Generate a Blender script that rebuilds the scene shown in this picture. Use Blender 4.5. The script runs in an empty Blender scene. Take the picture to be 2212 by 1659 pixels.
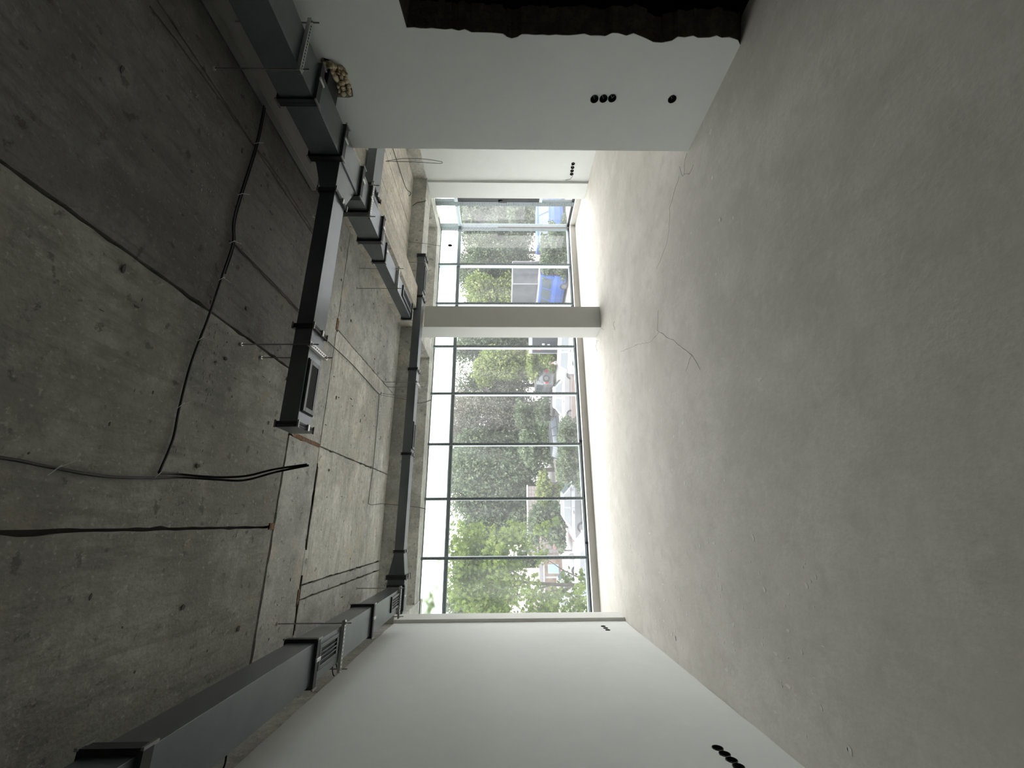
import bpy, bmesh, math, random
import numpy as np
from mathutils import Vector, Matrix
random.seed(7); rng = np.random.default_rng(7)
SC = bpy.context.scene
COL = SC.collection
PI = math.pi
# ------------------------------------------------------------------ camera (the photograph lies on its side: world up points to the left)
F = 893.0; EYE = 1.55
yaw = math.atan(299.5 / F); pit = math.atan(16 / F)
FW = Vector((math.sin(yaw) * math.cos(pit), math.cos(yaw) * math.cos(pit), -math.sin(pit)))
RT = Vector((math.cos(yaw), -math.sin(yaw), 0)); UP = RT.cross(FW)
cam_d = bpy.data.cameras.new('camera'); cam = bpy.data.objects.new('camera', cam_d); COL.objects.link(cam)
cam_d.sensor_fit = 'HORIZONTAL'; cam_d.sensor_width = 36.0; cam_d.lens = 36.0 * F / 2212
cam_d.clip_start = 0.05; cam_d.clip_end = 600
m3 = Matrix((-UP, RT, -FW)).transposed()
cam.matrix_world = Matrix.Translation((0, 0, EYE)) @ m3.to_4x4()
SC.camera = cam
# ------------------------------------------------------------------ sky, exposure
W = bpy.data.worlds.new('overcast_sky'); SC.world = W; W.use_nodes = True
nt = W.node_tree; nt.nodes.clear()
wo = nt.nodes.new('ShaderNodeOutputWorld'); bg = nt.nodes.new('ShaderNodeBackground')
tc = nt.nodes.new('ShaderNodeTexCoord'); nz = nt.nodes.new('ShaderNodeTexNoise'); rp = nt.nodes.new('ShaderNodeValToRGB')
nz.inputs['Scale'].default_value = 1.6; nz.inputs['Detail'].default_value = 3
rp.color_ramp.elements[0].position = .3; rp.color_ramp.elements[0].color = (.95, .955, .97, 1)
rp.color_ramp.elements[1].position = .75; rp.color_ramp.elements[1].color = (1, .995, .975, 1)
nt.links.new(tc.outputs['Generated'], nz.inputs['Vector']); nt.links.new(nz.outputs['Fac'], rp.inputs['Fac'])
nt.links.new(rp.outputs['Color'], bg.inputs['Color']); nt.links.new(bg.outputs[0], wo.inputs['Surface'])
bg.inputs['Strength'].default_value = 3.0
SC.view_settings.view_transform = 'Standard'; SC.view_settings.look = 'None'
SC.view_settings.gamma = 1; SC.view_settings.use_curve_mapping = False
SC.view_settings.exposure = 1.36
try:
    SC.cycles.use_denoising = True
    SC.cycles.max_bounces = 10; SC.cycles.diffuse_bounces = 7; SC.cycles.transparent_max_bounces = 12
    SC.cycles.sample_clamp_indirect = 6
except Exception: pass

# ------------------------------------------------------------------ pixel helpers: where a pixel's ray meets a plane
def ray(x, y): return RT * (829.5 - y) + UP * (1106 - x) + FW * F
def at_z(x, y, Z): d = ray(x, y); return Vector((0, 0, EYE)) + d * ((Z - EYE) / d.z)
def at_y(x, y, Y): d = ray(x, y); return Vector((0, 0, EYE)) + d * (Y / d.y)
def at_x(x, y, X): d = ray(x, y); return Vector((0, 0, EYE)) + d * (X / d.x)

# ------------------------------------------------------------------ materials
def mat(name, color, rough=.6, metal=0, spec=.5, noise=None, bump=0, bscale=40, **kw):
    """noise: list of (scale, ramp lo, ramp hi, color, fac)"""
    m = bpy.data.materials.new(name); m.use_nodes = True; n = m.node_tree; b = n.nodes['Principled BSDF']
    b.inputs['Roughness'].default_value = rough; b.inputs['Metallic'].default_value = metal
    b.inputs['Specular IOR Level'].default_value = spec
    base = n.nodes.new('ShaderNodeRGB'); base.outputs[0].default_value = (*color, 1); cur = base.outputs[0]
    t = n.nodes.new('ShaderNodeTexCoord')
    for it in (noise or []):
        sc, lo, hi, c2, fac = it[:5]; st = it[5] if len(it) > 5 else None
        x = n.nodes.new('ShaderNodeTexNoise'); x.inputs['Scale'].default_value = sc; x.inputs['Detail'].default_value = 7; x.inputs['Roughness'].default_value = .6
        src = t.outputs['Object']
        mp = n.nodes.new('ShaderNodeMapping'); mp.inputs['Location'].default_value = (sc * 1.7, 3.1 + sc, .7)
        if st: mp.inputs['Scale'].default_value = st
        n.links.new(src, mp.inputs['Vector']); n.links.new(mp.outputs[0], x.inputs['Vector'])
        mr = n.nodes.new('ShaderNodeMapRange'); mr.inputs['From Min'].default_value = lo; mr.inputs['From Max'].default_value = hi
        mr.inputs['To Max'].default_value = fac
        n.links.new(x.outputs['Fac'], mr.inputs['Value'])
        mx = n.nodes.new('ShaderNodeMix'); mx.data_type = 'RGBA'
        n.links.new(mr.outputs[0], mx.inputs['Factor']); n.links.new(cur, mx.inputs['A']); mx.inputs['B'].default_value = (*c2, 1)
        cur = mx.outputs['Result']
    n.links.new(cur, b.inputs['Base Color'])
    if bump:
        x = n.nodes.new('ShaderNodeTexNoise'); x.inputs['Scale'].default_value = bscale; x.inputs['Detail'].default_value = 5
        n.links.new(t.outputs['Object'], x.inputs['Vector'])
        bp = n.nodes.new('ShaderNodeBump'); bp.inputs['Strength'].default_value = bump; bp.inputs['Distance'].default_value = .01
        n.links.new(x.outputs['Fac'], bp.inputs['Height']); n.links.new(bp.outputs[0], b.inputs['Normal'])
    for k, v in kw.items(): b.inputs[k].default_value = v
    return m
def concrete(name, c, streak, k=1.0):
    return mat(name, c, .85, spec=.25, bump=.5, bscale=60, noise=[
        (1.1, .42, .60, tuple(v * .68 for v in c), .85), (3.2, .48, .66, tuple(min(1, v * 1.30) for v in c), .8),
        (7, .50, .64, tuple(v * .55 for v in c), .55, streak), (28, .42, .70, tuple(v * .60 for v in c), .55),
        (13, .62, .67, tuple(v * .35 for v in c), .75), (42, .60, .66, tuple(min(1, v * 1.5) for v in c), .5),
        (5, .56, .74, (c[0] * 1.12, c[1] * .96, c[2] * .72), .55)])
CY = (.25, 2.0, 1); CX = (2.0, .25, 1)
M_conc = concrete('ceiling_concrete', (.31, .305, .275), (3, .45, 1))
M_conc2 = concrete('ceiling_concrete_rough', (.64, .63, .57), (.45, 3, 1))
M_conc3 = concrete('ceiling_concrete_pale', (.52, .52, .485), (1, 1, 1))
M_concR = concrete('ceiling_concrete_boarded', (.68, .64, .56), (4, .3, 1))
M_concD = concrete('ceiling_concrete_shaded', (.175, .172, .158), (3, .45, 1))  # lowered tone paints the light's fall-off into the near right panels
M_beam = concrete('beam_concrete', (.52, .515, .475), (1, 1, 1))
M_back = mat('joint_dark', (.05, .045, .04), .95)
M_rust = mat('rusty_mortar', (.27, .19, .12), .9, noise=[(14, .42, .56, (.24, .11, .045), .9), (40, .45, .6, (.09, .06, .04), .8)], bump=.8)
M_plaster = mat('white_plaster', (.665, .685, .665), .75, spec=.3, bump=.05, bscale=25,
                noise=[(.7, .4, .65, (.62, .64, .62), .7), (6, .5, .7, (.69, .705, .685), .5)])
M_plasterA = mat('column_plaster', (.58, .585, .56), .75, spec=.3, bump=.05, bscale=25, noise=[(2, .4, .65, (.60, .60, .565), .6)])
M_break = mat('broken_masonry', (.045, .036, .028), .95, bump=1.0, bscale=30, noise=[(12, .45, .7, (.12, .095, .07), .6), (40, .5, .7, (.03, .02, .02), .8)])
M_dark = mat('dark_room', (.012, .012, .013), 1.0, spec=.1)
M_floor = mat('screed_floor', (.63, .60, .55), .75, spec=.2, bump=.25, bscale=22, noise=[
    (.55, .38, .62, (.53, .51, .465), .85), (1.7, .45, .66, (.70, .67, .625), .75), (5.5, .5, .68, (.50, .475, .43), .5),
    (14, .54, .72, (.72, .69, .65), .4), (60, .42, .62, (.54, .515, .47), .35), (9, .70, .74, (.72, .71, .69), .8), (26, .72, .76, (.75, .74, .72), .8)])
M_crack = mat('crack', (.09, .08, .07), .95)
M_crackf = mat('floor_crack', (.20, .185, .165), .95)
M_chalk = mat('chalk', (.68, .67, .64), .9)
M_kerb = mat('sill_upstand', (.52, .50, .465), .8, spec=.3, bump=.1, noise=[(3, .4, .65, (.45, .44, .40), .7)])
M_sill = mat('sill_top', (.72, .72, .70), .6)
M_duct = mat('duct_sheet', (.125, .14, .155), .30, metal=.6, spec=.9, bump=.01, bscale=4, noise=[(3, .4, .7, (.18, .195, .21), .7)])
M_flange = mat('duct_flange', (.014, .016, .02), .55)
M_grillef = mat('grille_frame', (.11, .12, .13), .35, metal=.3)
M_slot = mat('grille_slot', (.010, .012, .015), .7)
M_zinc = mat('galvanised_steel', (.55, .55, .53), .35, metal=.9)
M_rod = mat('threaded_rod', (.30, .30, .29), .4, metal=.85)
M_foam = mat('mounting_foam', (.60, .52, .36), .55, spec=.5, bump=.3, bscale=20, noise=[(14, .4, .65, (.30, .22, .12), .8)])
M_cable = mat('black_cable', (.012, .012, .013), .5)
M_wire = mat('grey_wire', (.10, .095, .09), .6)
M_tie = mat('pale_cable_tie', (.55, .55, .52), .5)
M_black = mat('socket_black', (.008, .008, .008), .6)
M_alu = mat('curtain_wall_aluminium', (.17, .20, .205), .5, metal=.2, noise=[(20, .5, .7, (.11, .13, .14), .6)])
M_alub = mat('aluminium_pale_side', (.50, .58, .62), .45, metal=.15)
M_hole = mat('rivet_hole', (.02, .022, .025), .8)
M_gask = mat('gasket', (.015, .017, .02), .6)
M_seal = mat('edge_foam_strip', (.55, .56, .45), .8, bump=.4, bscale=40)

def glassmat(name, veil, frost=0.0, tint=(1, 1, 1)):
    m = bpy.data.materials.new(name); m.use_nodes = True; n = m.node_tree; n.nodes.clear()
    o = n.nodes.new('ShaderNodeOutputMaterial'); tr = n.nodes.new('ShaderNodeBsdfTransparent'); tr.inputs[0].default_value = (*tint, 1)
    gl = n.nodes.new('ShaderNodeBsdfGlossy'); gl.inputs['Roughness'].default_value = .03
    lw_ = n.nodes.new('ShaderNodeLayerWeight'); lw_.inputs[0].default_value = .5
    pw = n.nodes.new('ShaderNodeMath'); pw.operation = 'POWER'; pw.inputs[1].default_value = 5; n.links.new(lw_.outputs['Facing'], pw.inputs[0])
    fr = n.nodes.new('ShaderNodeMapRange'); fr.inputs['To Min'].default_value = .02; fr.inputs['To Max'].default_value = .45; n.links.new(pw.outputs[0], fr.inputs['Value'])
    tl = n.nodes.new('ShaderNodeBsdfTranslucent'); tl.inputs[0].default_value = (.93, .97, .97, 1)
    t = n.nodes.new('ShaderNodeTexCoord'); x = n.nodes.new('ShaderNodeTexNoise'); x.inputs['Scale'].default_value = 1.6; x.inputs['Detail'].default_value = 4
    mp = n.nodes.new('ShaderNodeMapping'); mp.inputs['Scale'].default_value = (2.2, 1, .5)
    n.links.new(t.outputs['Object'], mp.inputs[0]); n.links.new(mp.outputs[0], x.inputs['Vector'])
    mr = n.nodes.new('ShaderNodeMapRange'); mr.inputs['From Min'].default_value = .3; mr.inputs['From Max'].default_value = .75
    mr.inputs['To Min'].default_value = veil * .6; mr.inputs['To Max'].default_value = veil * 1.6
    n.links.new(x.outputs['Fac'], mr.inputs['Value'])
    a = n.nodes.new('ShaderNodeMixShader'); n.links.new(mr.outputs[0], a.inputs[0])
    n.links.new(tr.outputs[0], a.inputs[1])
    n.links.new(tl.outputs[0], a.inputs[2])
    cur = a.outputs[0]
    if frost:
        rf = n.nodes.new('ShaderNodeBsdfRefraction'); rf.inputs['IOR'].default_value = 1.25; rf.inputs['Roughness'].default_value = .17
        rf.inputs['Color'].default_value = (.95, .99, .97, 1)
        f = n.nodes.new('ShaderNodeMixShader'); f.inputs[0].default_value = frost
        n.links.new(cur, f.inputs[1]); n.links.new(rf.outputs[0], f.inputs[2]); cur = f.outputs[0]
    b = n.nodes.new('ShaderNodeMixShader'); n.links.new(fr.outputs[0], b.inputs[0]); n.links.new(cur, b.inputs[1]); n.links.new(gl.outputs[0], b.inputs[2])
    n.links.new(b.outputs[0], o.inputs['Surface'])
    return m
M_glass = glassmat('veiled_glass', .022)  # veil mixed into the panes paints a washed-out haze over the view
M_frost = glassmat('hazy_upper_glass', .12, .93)

# ------------------------------------------------------------------ geometry helpers
class MB:
    def __init__(s): s.v = []; s.f = []; s.mi = []; s.cur = 0
    def add(s, vs, fs):
        o = len(s.v); s.v += [tuple(p) for p in vs]; s.f += [tuple(o + i for i in f) for f in fs]; s.mi += [s.cur] * len(fs)
    def box(s, x0, x1, y0, y1, z0, z1):
        s.add([(x0, y0, z0), (x1, y0, z0), (x1, y1, z0), (x0, y1, z0), (x0, y0, z1), (x1, y0, z1), (x1, y1, z1), (x0, y1, z1)],
              [(0, 3, 2, 1), (4, 5, 6, 7), (0, 1, 5, 4), (1, 2, 6, 5), (2, 3, 7, 6), (3, 0, 4, 7)])
        return s
    def hexa(s, a, b):   # two rings of four points
        s.add(list(a) + list(b), [(0, 3, 2, 1), (4, 5, 6, 7), (0, 1, 5, 4), (1, 2, 6, 5), (2, 3, 7, 6), (3, 0, 4, 7)]); return s
    def tube(s, pts, r, n=6, caps=True):
        pts = [Vector(p) for p in pts]; rs = r if isinstance(r, (list, tuple)) else [r] * len(pts); vs = []
        prev = None
        for i, p in enumerate(pts):
            d = (pts[min(i + 1, len(pts) - 1)] - pts[max(i - 1, 0)]).normalized()
            a = prev if prev is not None and abs(prev.dot(d)) < .95 else (Vector((0, 0, 1)) if abs(d.z) < .9 else Vector((1, 0, 0)))
            u = d.cross(a).normalized(); w = u.cross(d).normalized(); prev = w
            for k in range(n):
                t = 2 * PI * k / n; vs.append(p + u * math.cos(t) * rs[i] + w * math.sin(t) * rs[i])
        fs = []
        for i in range(len(pts) - 1):
            for k in range(n):
                a0 = i * n + k; b0 = i * n + (k + 1) % n; fs.append((a0, b0, b0 + n, a0 + n))
        if caps: fs += [tuple(reversed(range(n))), tuple(range((len(pts) - 1) * n, len(pts) * n))]
        s.add(vs, fs); return s
    def prism(s, poly, p0, p1, axis='z'):
        n = len(poly)
        def mk(a, b, h): return {'z': (a, b, h), 'x': (h, a, b), 'y': (a, h, b)}[axis]
        s.add([mk(a, b, p0) for a, b in poly] + [mk(a, b, p1) for a, b in poly],
              [tuple(reversed(range(n))), tuple(range(n, 2 * n))] + [(i, (i + 1) % n, n + (i + 1) % n, n + i) for i in range(n)]); return s
    def ball(s, c, r, su=10, sv=7, jit=0, sc=(1, 1, 1)):
        vs = []; fs = []
        for j in range(sv + 1):
            for i in range(su):
                ph = PI * j / sv; th = 2 * PI * i / su; rr = r * (1 + random.uniform(-jit, jit))
                vs.append((c[0] + rr * sc[0] * math.sin(ph) * math.cos(th), c[1] + rr * sc[1] * math.sin(ph) * math.sin(th), c[2] + rr * sc[2] * math.cos(ph)))
        for j in range(sv):
            for i in range(su): fs.append((j * su + i, j * su + (i + 1) % su, (j + 1) * su + (i + 1) % su, (j + 1) * su + i))
        s.add(vs, fs); return s
def fixn(me):
    b = bmesh.new(); b.from_mesh(me); bmesh.ops.recalc_face_normals(b, faces=b.faces); b.to_mesh(me); b.free()
def put(name, mb, m, parent=None, smooth=False, loc=None, label=None, bevel=0, fix=True):
    """links ONE mesh object; vertices are given in world space and moved to the parent's (or loc's) own origin"""
    off = Vector(loc) if loc is not None else (Vector(parent['_w']) if parent is not None else Vector((0, 0, 0)))
    me = bpy.data.meshes.new(name); me.from_pydata([tuple(Vector(p) - off) for p in mb.v], [], mb.f)
    for mm in (m if isinstance(m, (list, tuple)) else [m]): me.materials.append(mm)
    if isinstance(m, (list, tuple)): me.polygons.foreach_set('material_index', mb.mi)
    if fix: fixn(me)
    if smooth: me.polygons.foreach_set('use_smooth', [True] * len(me.polygons))
    me.update(); o = bpy.data.objects.new(name, me); COL.objects.link(o)
    if parent is not None:
        o.parent = parent; pw = Vector(parent['_w']); o.location = off - pw
    else: o.location = off
    o['_w'] = tuple(off)
    if label: o['label'] = label
    if bevel:
        bv = o.modifiers.new('bevel', 'BEVEL'); bv.width = bevel; bv.segments = 2; bv.limit_method = 'ANGLE'
    return o
def tag(o, label, cat, group=None):
    o['label'] = label; o['category'] = cat
    if group: o['group'] = group
    return o
def thing(name, label, cat, loc, group=None, rz=0):
    o = bpy.data.objects.new(name, None); COL.objects.link(o); o.location = loc; o.rotation_euler.z = rz; o['_w'] = tuple(loc) if not rz else (0., 0., 0.)
    o.empty_display_size = .1
    return tag(o, label, cat, group)
def struct(name, mb, m, **k):
    o = put(name, mb, m, **k); o['kind'] = 'structure'; return o
def curve_plate(name, outer, holes, thick, xf, m):
    """flat polygon with holes, given thickness; xf maps (a, b, t) to world"""
    cu = bpy.data.curves.new('tmp', 'CURVE'); cu.dimensions = '2D'; cu.fill_mode = 'BOTH'
    for pl in [outer] + holes:
        sp = cu.splines.new('POLY'); sp.points.add(len(pl) - 1); sp.use_cyclic_u = True
        for i, (a, b) in enumerate(pl): sp.points[i].co = (a, b, 0, 1)
    cu.extrude = thick / 2
    o = bpy.data.objects.new('tmp', cu); COL.objects.link(o)
    dg = bpy.context.evaluated_depsgraph_get(); me = bpy.data.meshes.new_from_object(o.evaluated_get(dg))
    bpy.data.objects.remove(o); bpy.data.curves.remove(cu)
    for v in me.vertices: v.co = xf(v.co.x, v.co.y, v.co.z + thick / 2)
    me.materials.clear(); me.materials.append(m)
    b = bmesh.new(); b.from_mesh(me); bmesh.ops.remove_doubles(b, verts=b.verts, dist=1e-5); bmesh.ops.recalc_face_normals(b, faces=b.faces); b.to_mesh(me); b.free()
    me.name = name; ob = bpy.data.objects.new(name, me); COL.objects.link(ob); ob['_w'] = (0., 0., 0.); ob['kind'] = 'structure'
    return ob
def circ(a, b, r, n=18, jit=0): return [(a + r * (1 + random.uniform(-jit, jit)) * math.cos(2 * PI * k / n), b + r * (1 + random.uniform(-jit, jit)) * math.sin(2 * PI * k / n)) for k in range(n)]

ZC = 3.21      # ceiling
ZG = -3.45     # street level
# ================================================================== FLOOR
fl = struct('floor', MB().box(-1.75, 6.6, -4.2, 7.9, -.3, 0), M_floor)
def ribbon(pts, w, z, thick=.0012):
    mb = MB(); P = [Vector((p[0], p[1], 0)) for p in pts]; Q = []
    for i in range(len(P) - 1):
        n = max(2, int((P[i + 1] - P[i]).length / .05))
        for k in range(n):
            q = P[i].lerp(P[i + 1], k / n); Q.append(q + Vector((random.uniform(-1, 1), random.uniform(-1, 1), 0)) * .008)
    Q.append(P[-1]); L = []; R_ = []
    for i, q in enumerate(Q):
        d = (Q[min(i + 1, len(Q) - 1)] - Q[max(0, i - 1)]).normalized(); nrm = Vector((-d.y, d.x, 0)); ww = w * random.uniform(.35, 1)
        L.append(q + nrm * ww / 2); R_.append(q - nrm * ww / 2)
    for i in range(len(Q) - 1):
        a = [(*L[i].xy, z - thick), (*R_[i].xy, z - thick), (*R_[i + 1].xy, z - thick), (*L[i + 1].xy, z - thick)]
        b = [(p[0], p[1], z + thick) for p in a]; mb.hexa(a, b)
    return mb
for pts, w in (([(1.14, 3.05), (1.31, 3.14), (1.5, 3.36), (1.76, 3.68), (1.84, 3.78), (2.02, 3.69)], .006),
               ([(1.80, 3.75), (1.81, 4.0), (1.97, 4.43), (2.16, 5.09)], .005),
               ([(2.91, 2.86), (2.85, 3.02), (2.79, 3.13), (2.6, 3.21), (2.51, 3.3), (2.45, 3.6)], .004),
               ([(2.84, 5.82), (2.95, 5.98)], .006), ([(1.31, 3.14), (1.22, 3.3)], .004)):
    put('crack', ribbon(pts, w, .0003, .0006), M_crackf, fl)
put('pencil_mark', ribbon([(2.98, 2.83), (2.88, 2.83), (2.84, 2.78), (2.76, 2.70), (2.78, 2.62)], .006, .0003, .0006), M_crackf, fl)
put('pencil_mark', ribbon([(2.84, 2.78), (2.95, 2.73), (2.97, 2.68)], .006, .0003, .0006), M_crackf, fl)
def loopwire(name, c, r, a0, a1, label):
    mb = MB(); mb.tube([(c[0] + r * math.cos(t), c[1] + .7 * r * math.sin(t), .004 + .01 * math.sin((t - a0) * 2) ** 2) for t in np.linspace(a0, a1, 12)], .0018, 5)
    tag(put(name, mb, M_wire), label, 'wire')
loopwire('wire_offcut', (2.78, 6.3), .10, -1, 2.4, 'short bent wire offcut lying on the floor beside the column foot')
loopwire('wire_offcut', (2.62, 5.2), .07, .4, 3.0, 'thin curled wire offcut on the floor in front of the column')
# paint drips on the screed: irregular flat blobs
sp = MB()
for i in range(420):
    k = random.random()
    if k < .5: X = random.uniform(-1.1, -.1); Y = random.uniform(2.2, 7.2)
    else: X = random.uniform(-1, 5.6); Y = random.uniform(2.2, 7.3)
    if X > 2.9 and Y < 2.8: continue
    r = random.choice([.004, .006, .008, .012, .018]); e = random.uniform(.5, 1.6)
    n = 7; sp.prism([(X + r * e * math.cos(2 * PI * q / n) * random.uniform(.6, 1.2), Y + r / e * math.sin(2 * PI * q / n) * random.uniform(.6, 1.2)) for q in range(n)], .0, .0016)
o = put('plaster_splashes', sp, M_chalk, fl); o['kind'] = 'stuff'

# ================================================================== CEILING: cast panels with recessed joints
ce = struct('ceiling', MB().box(-1.75, 6.6, -4.2, 7.9, ZC + .03, ZC + .3), M_back)
def panel(x0, x1, y0, y1, m, gap=.012, dz=None):
    dz = random.uniform(-.004, .004) if dz is None else dz
    x0 += gap / 2; x1 -= gap / 2; y0 += gap / 2; y1 -= gap / 2; P = []
    def edge(a, b):
        L = math.hypot(b[0] - a[0], b[1] - a[1]); n = max(1, int(L / .06))
        for k in range(n):
            t = k / n; j = 0 if k == 0 else random.choice([0, 0, 1, 1, 1, 2.4]) * random.uniform(0, .005)
            px_, py_ = a[0] + (b[0] - a[0]) * t, a[1] + (b[1] - a[1]) * t
            nx, ny = -(b[1] - a[1]) / L, (b[0] - a[0]) / L
            P.append((px_ + nx * j, py_ + ny * j))
    c = [(x0, y0), (x1, y0), (x1, y1), (x0, y1)]
    for i in range(4): edge(c[i], c[(i + 1) % 4])
    return put('slab_panel', MB().prism(P, ZC + dz, ZC + .03, 'z'), m, ce)
R1 = [-1.75, -.02, 1.14, 2.38, 3.1]
for i in range(4):
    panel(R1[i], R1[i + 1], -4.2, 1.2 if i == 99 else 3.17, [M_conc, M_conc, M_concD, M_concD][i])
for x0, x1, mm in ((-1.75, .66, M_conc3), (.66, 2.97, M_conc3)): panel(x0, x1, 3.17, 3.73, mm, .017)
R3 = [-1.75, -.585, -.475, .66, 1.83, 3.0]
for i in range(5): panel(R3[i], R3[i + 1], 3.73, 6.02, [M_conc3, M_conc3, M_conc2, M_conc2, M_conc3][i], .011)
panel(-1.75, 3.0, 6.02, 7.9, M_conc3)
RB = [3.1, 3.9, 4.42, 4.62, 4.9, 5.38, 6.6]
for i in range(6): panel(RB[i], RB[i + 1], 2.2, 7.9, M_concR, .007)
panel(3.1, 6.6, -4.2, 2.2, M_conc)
# dark groove of the long joint at X = 1.62 and rusty mortar in some joints
put('joint_crack', ribbon([(1.62, 2.12), (1.62, 3.16)], .012, ZC - .004, .002), M_crack, ce)
put('joint_crack', ribbon([(2.30, 1.3), (2.36, 1.96), (2.42, 2.5), (2.40, 3.1)], .008, ZC - .005, .002), M_crack, ce)
def patch(x0, x1, y0, y1, m=M_rust, name='rusty_patch'):
    n = 16; cx, cy = (x0 + x1) / 2, (y0 + y1) / 2; pl = []
    for k in range(n):
        t = 2 * PI * k / n; c, s_ = math.cos(t), math.sin(t); q = 1 / max(abs(c), abs(s_)) * random.uniform(.72, 1.05)
        pl.append((cx + (x1 - x0) / 2 * c * q, cy + (y1 - y0) / 2 * s_ * q))
    put(name, MB().prism(pl, ZC - .008, ZC + .01), m, ce)
patch(.646, .682, 3.19, 3.72); patch(-.04, .01, 3.10, 3.17); patch(1.80, 1.93, 3.70, 3.75); patch(-.62, -.5, 3.70, 3.74)
patch(-.2, .3, 3.722, 3.742, M_break, 'spalled_edge'); patch(.1, .5, 3.722, 3.745, M_break, 'spalled_edge'); patch(-.85, -.4, 3.722, 3.74, M_break, 'spalled_edge')
pit = MB()
for i in range(110):
    X = random.uniform(-1.1, 2.8); Y = random.uniform(1.2, 5.9); r = random.choice([.005, .007, .01, .016])
    e = random.uniform(.4, 1.8); pit.prism([(X + r * e * math.cos(2 * PI * q / 7) * random.uniform(.6, 1.1), Y + r / e * math.sin(2 * PI * q / 7) * random.uniform(.6, 1.1)) for q in range(7)], ZC - .0055, ZC - .003)
o = put('blow_holes', pit, M_crack, ce); o['kind'] = 'stuff'
sm = MB()
for i in range(90):                                   # whitish drips in a broken row across the slab
    t = random.random(); X = 2.3 - 2.3 * t + random.gauss(0, .03); Y = 1.55 + 1.0 * t + .5 * math.sin(t * 5) * .3 + random.gauss(0, .05)
    if t > .5: Y = 2.2 + random.gauss(0, .05)
    r = random.uniform(.003, .006); sm.prism([(X + r * math.cos(2 * PI * q / 6) * random.uniform(.5, 2.2), Y + r * math.sin(2 * PI * q / 6) * random.uniform(.5, 1.2)) for q in range(6)], ZC - .0058, ZC - .003)
o = put('lime_streaks', sm, mat('lime', (.27, .27, .25), .9), ce); o['kind'] = 'stuff'

# ================================================================== WALLS
# left wall (X = -1.205) with round socket holes
LX = -1.205
near4 = [(2.826, .356), (2.763, .348), (2.702, .342), (2.640, .338)]; far3 = [(5.697, .348), (5.605, .340), (5.515, .336)]
def wavy(a0, a1, b, n, amp): return [(a0 + (a1 - a0) * k / n, b + random.uniform(-amp, amp)) for k in range(n + 1)]
outer = [(-4.2, .0)] + [(y, max(0.0, z_)) for y, z_ in wavy(-4.0, 5.9, .004, 60, .004)] + [(6.0, 0)] + list(reversed(wavy(-4.1, 6.0, 2.96, 50, .006))) + [(-4.2, 2.96)]
wl = curve_plate('wall_left', outer, [circ(a, b, .032, 16, .05) for a, b in near4 + far3], .14, lambda a, b, t: (LX - t, a, b), M_plaster)
struct('wall_left_concrete', MB().box(-1.75, LX - .012, -4.2, 7.9, 2.955, ZC + .03), M_beam)
struct('wall_left_core', MB().box(-1.75, LX - .14, -4.2, 5.97, 0, 2.955), M_dark)
struct('pier_left', MB().box(-1.40, -1.165, 5.98, 6.33, 0, 2.97), M_plasterA, bevel=.004)
struct('wall_left_reveal', MB().box(-1.75, -1.51, 5.98, 7.9, 0, 2.97), M_plaster)
# right wall (X = 2.97): broken doorway, foam hole, sockets
RX = 2.97
def jag(a0, b0, a1, b1, n, amp):
    P = []
    for k in range(n):
        t = k / n; P.append((a0 + (a1 - a0) * t + random.uniform(-amp, amp), b0 + (b1 - b0) * t + random.uniform(-amp, amp) * .6))
    return P
door = [(.75, 0)] + [(.75, 2.2)] + jag(.80, 2.185, 1.72, 2.185, 14, .008) + jag(1.765, 2.17, 1.79, 1.6, 14, .012) + [(1.80, 1.56), (1.818, 1.535), (1.826, 1.505), (1.818, 1.47), (1.80, 1.44)] \
    + jag(1.795, 1.4, 1.795, .68, 16, .010) + [(1.815, .63), (1.835, .58), (1.838, .52), (1.825, .46), (1.80, .43)] + jag(1.80, .38, 1.80, .06, 8, .010) + [(1.815, .03), (1.845, .0)]
outerR = [(-4.2, 0), (.75, 0)] + door[1:] + [(2.665, 0), (2.665, 2.83), (-4.2, 2.83)]
foamhole = [(1.97, 2.80), (1.955, 2.775), (1.975, 2.72), (2.02, 2.675), (2.10, 2.655), (2.17, 2.65), (2.225, 2.66), (2.235, 2.70), (2.23, 2.78), (2.20, 2.80)]
sockR = [(2.22, .885), (2.216, .819), (2.212, .755), (2.213, .308)]
wr = curve_plate('wall_right', outerR, [foamhole] + [circ(a, b, .031, 16, .06) for a, b in sockR], .16, lambda a, b, t: (RX + t, a, b), M_plaster)
# broken masonry lining of the doorway (set back inside the wall thickness)
lin = MB()
dd = [p for p in door if p[0] > .9]
for i in range(len(dd) - 1):
    a, b = dd[i], dd[i + 1]
    jx = random.uniform(.0, .02)
    if abs(a[1] - b[1]) > abs(a[0] - b[0]) * .8 and a[0] > 1.6:
        lin.hexa([(RX + .006, a[0] - .002, a[1]), (RX + .16, a[0] - .055 - jx, a[1]), (RX + .16, b[0] - .055 - jx, b[1]), (RX + .006, b[0] - .002, b[1])],
                 [(RX + .006, a[0] + .03, a[1]), (RX + .16, a[0] + .03, a[1]), (RX + .16, b[0] + .03, b[1]), (RX + .006, b[0] + .03, b[1])])
    elif a[1] > 2:
        lin.hexa([(RX + .006, a[0], a[1] - .002), (RX + .16, a[0], a[1] - .03 - jx), (RX + .16, b[0], b[1] - .03 - jx), (RX + .006, b[0], b[1] - .002)],
                 [(RX + .006, a[0], a[1] + .03), (RX + .16, a[0], a[1] + .03), (RX + .16, b[0], b[1] + .03), (RX + .006, b[0], b[1] + .03)])
struct('doorway_reveal', lin, M_break)
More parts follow.
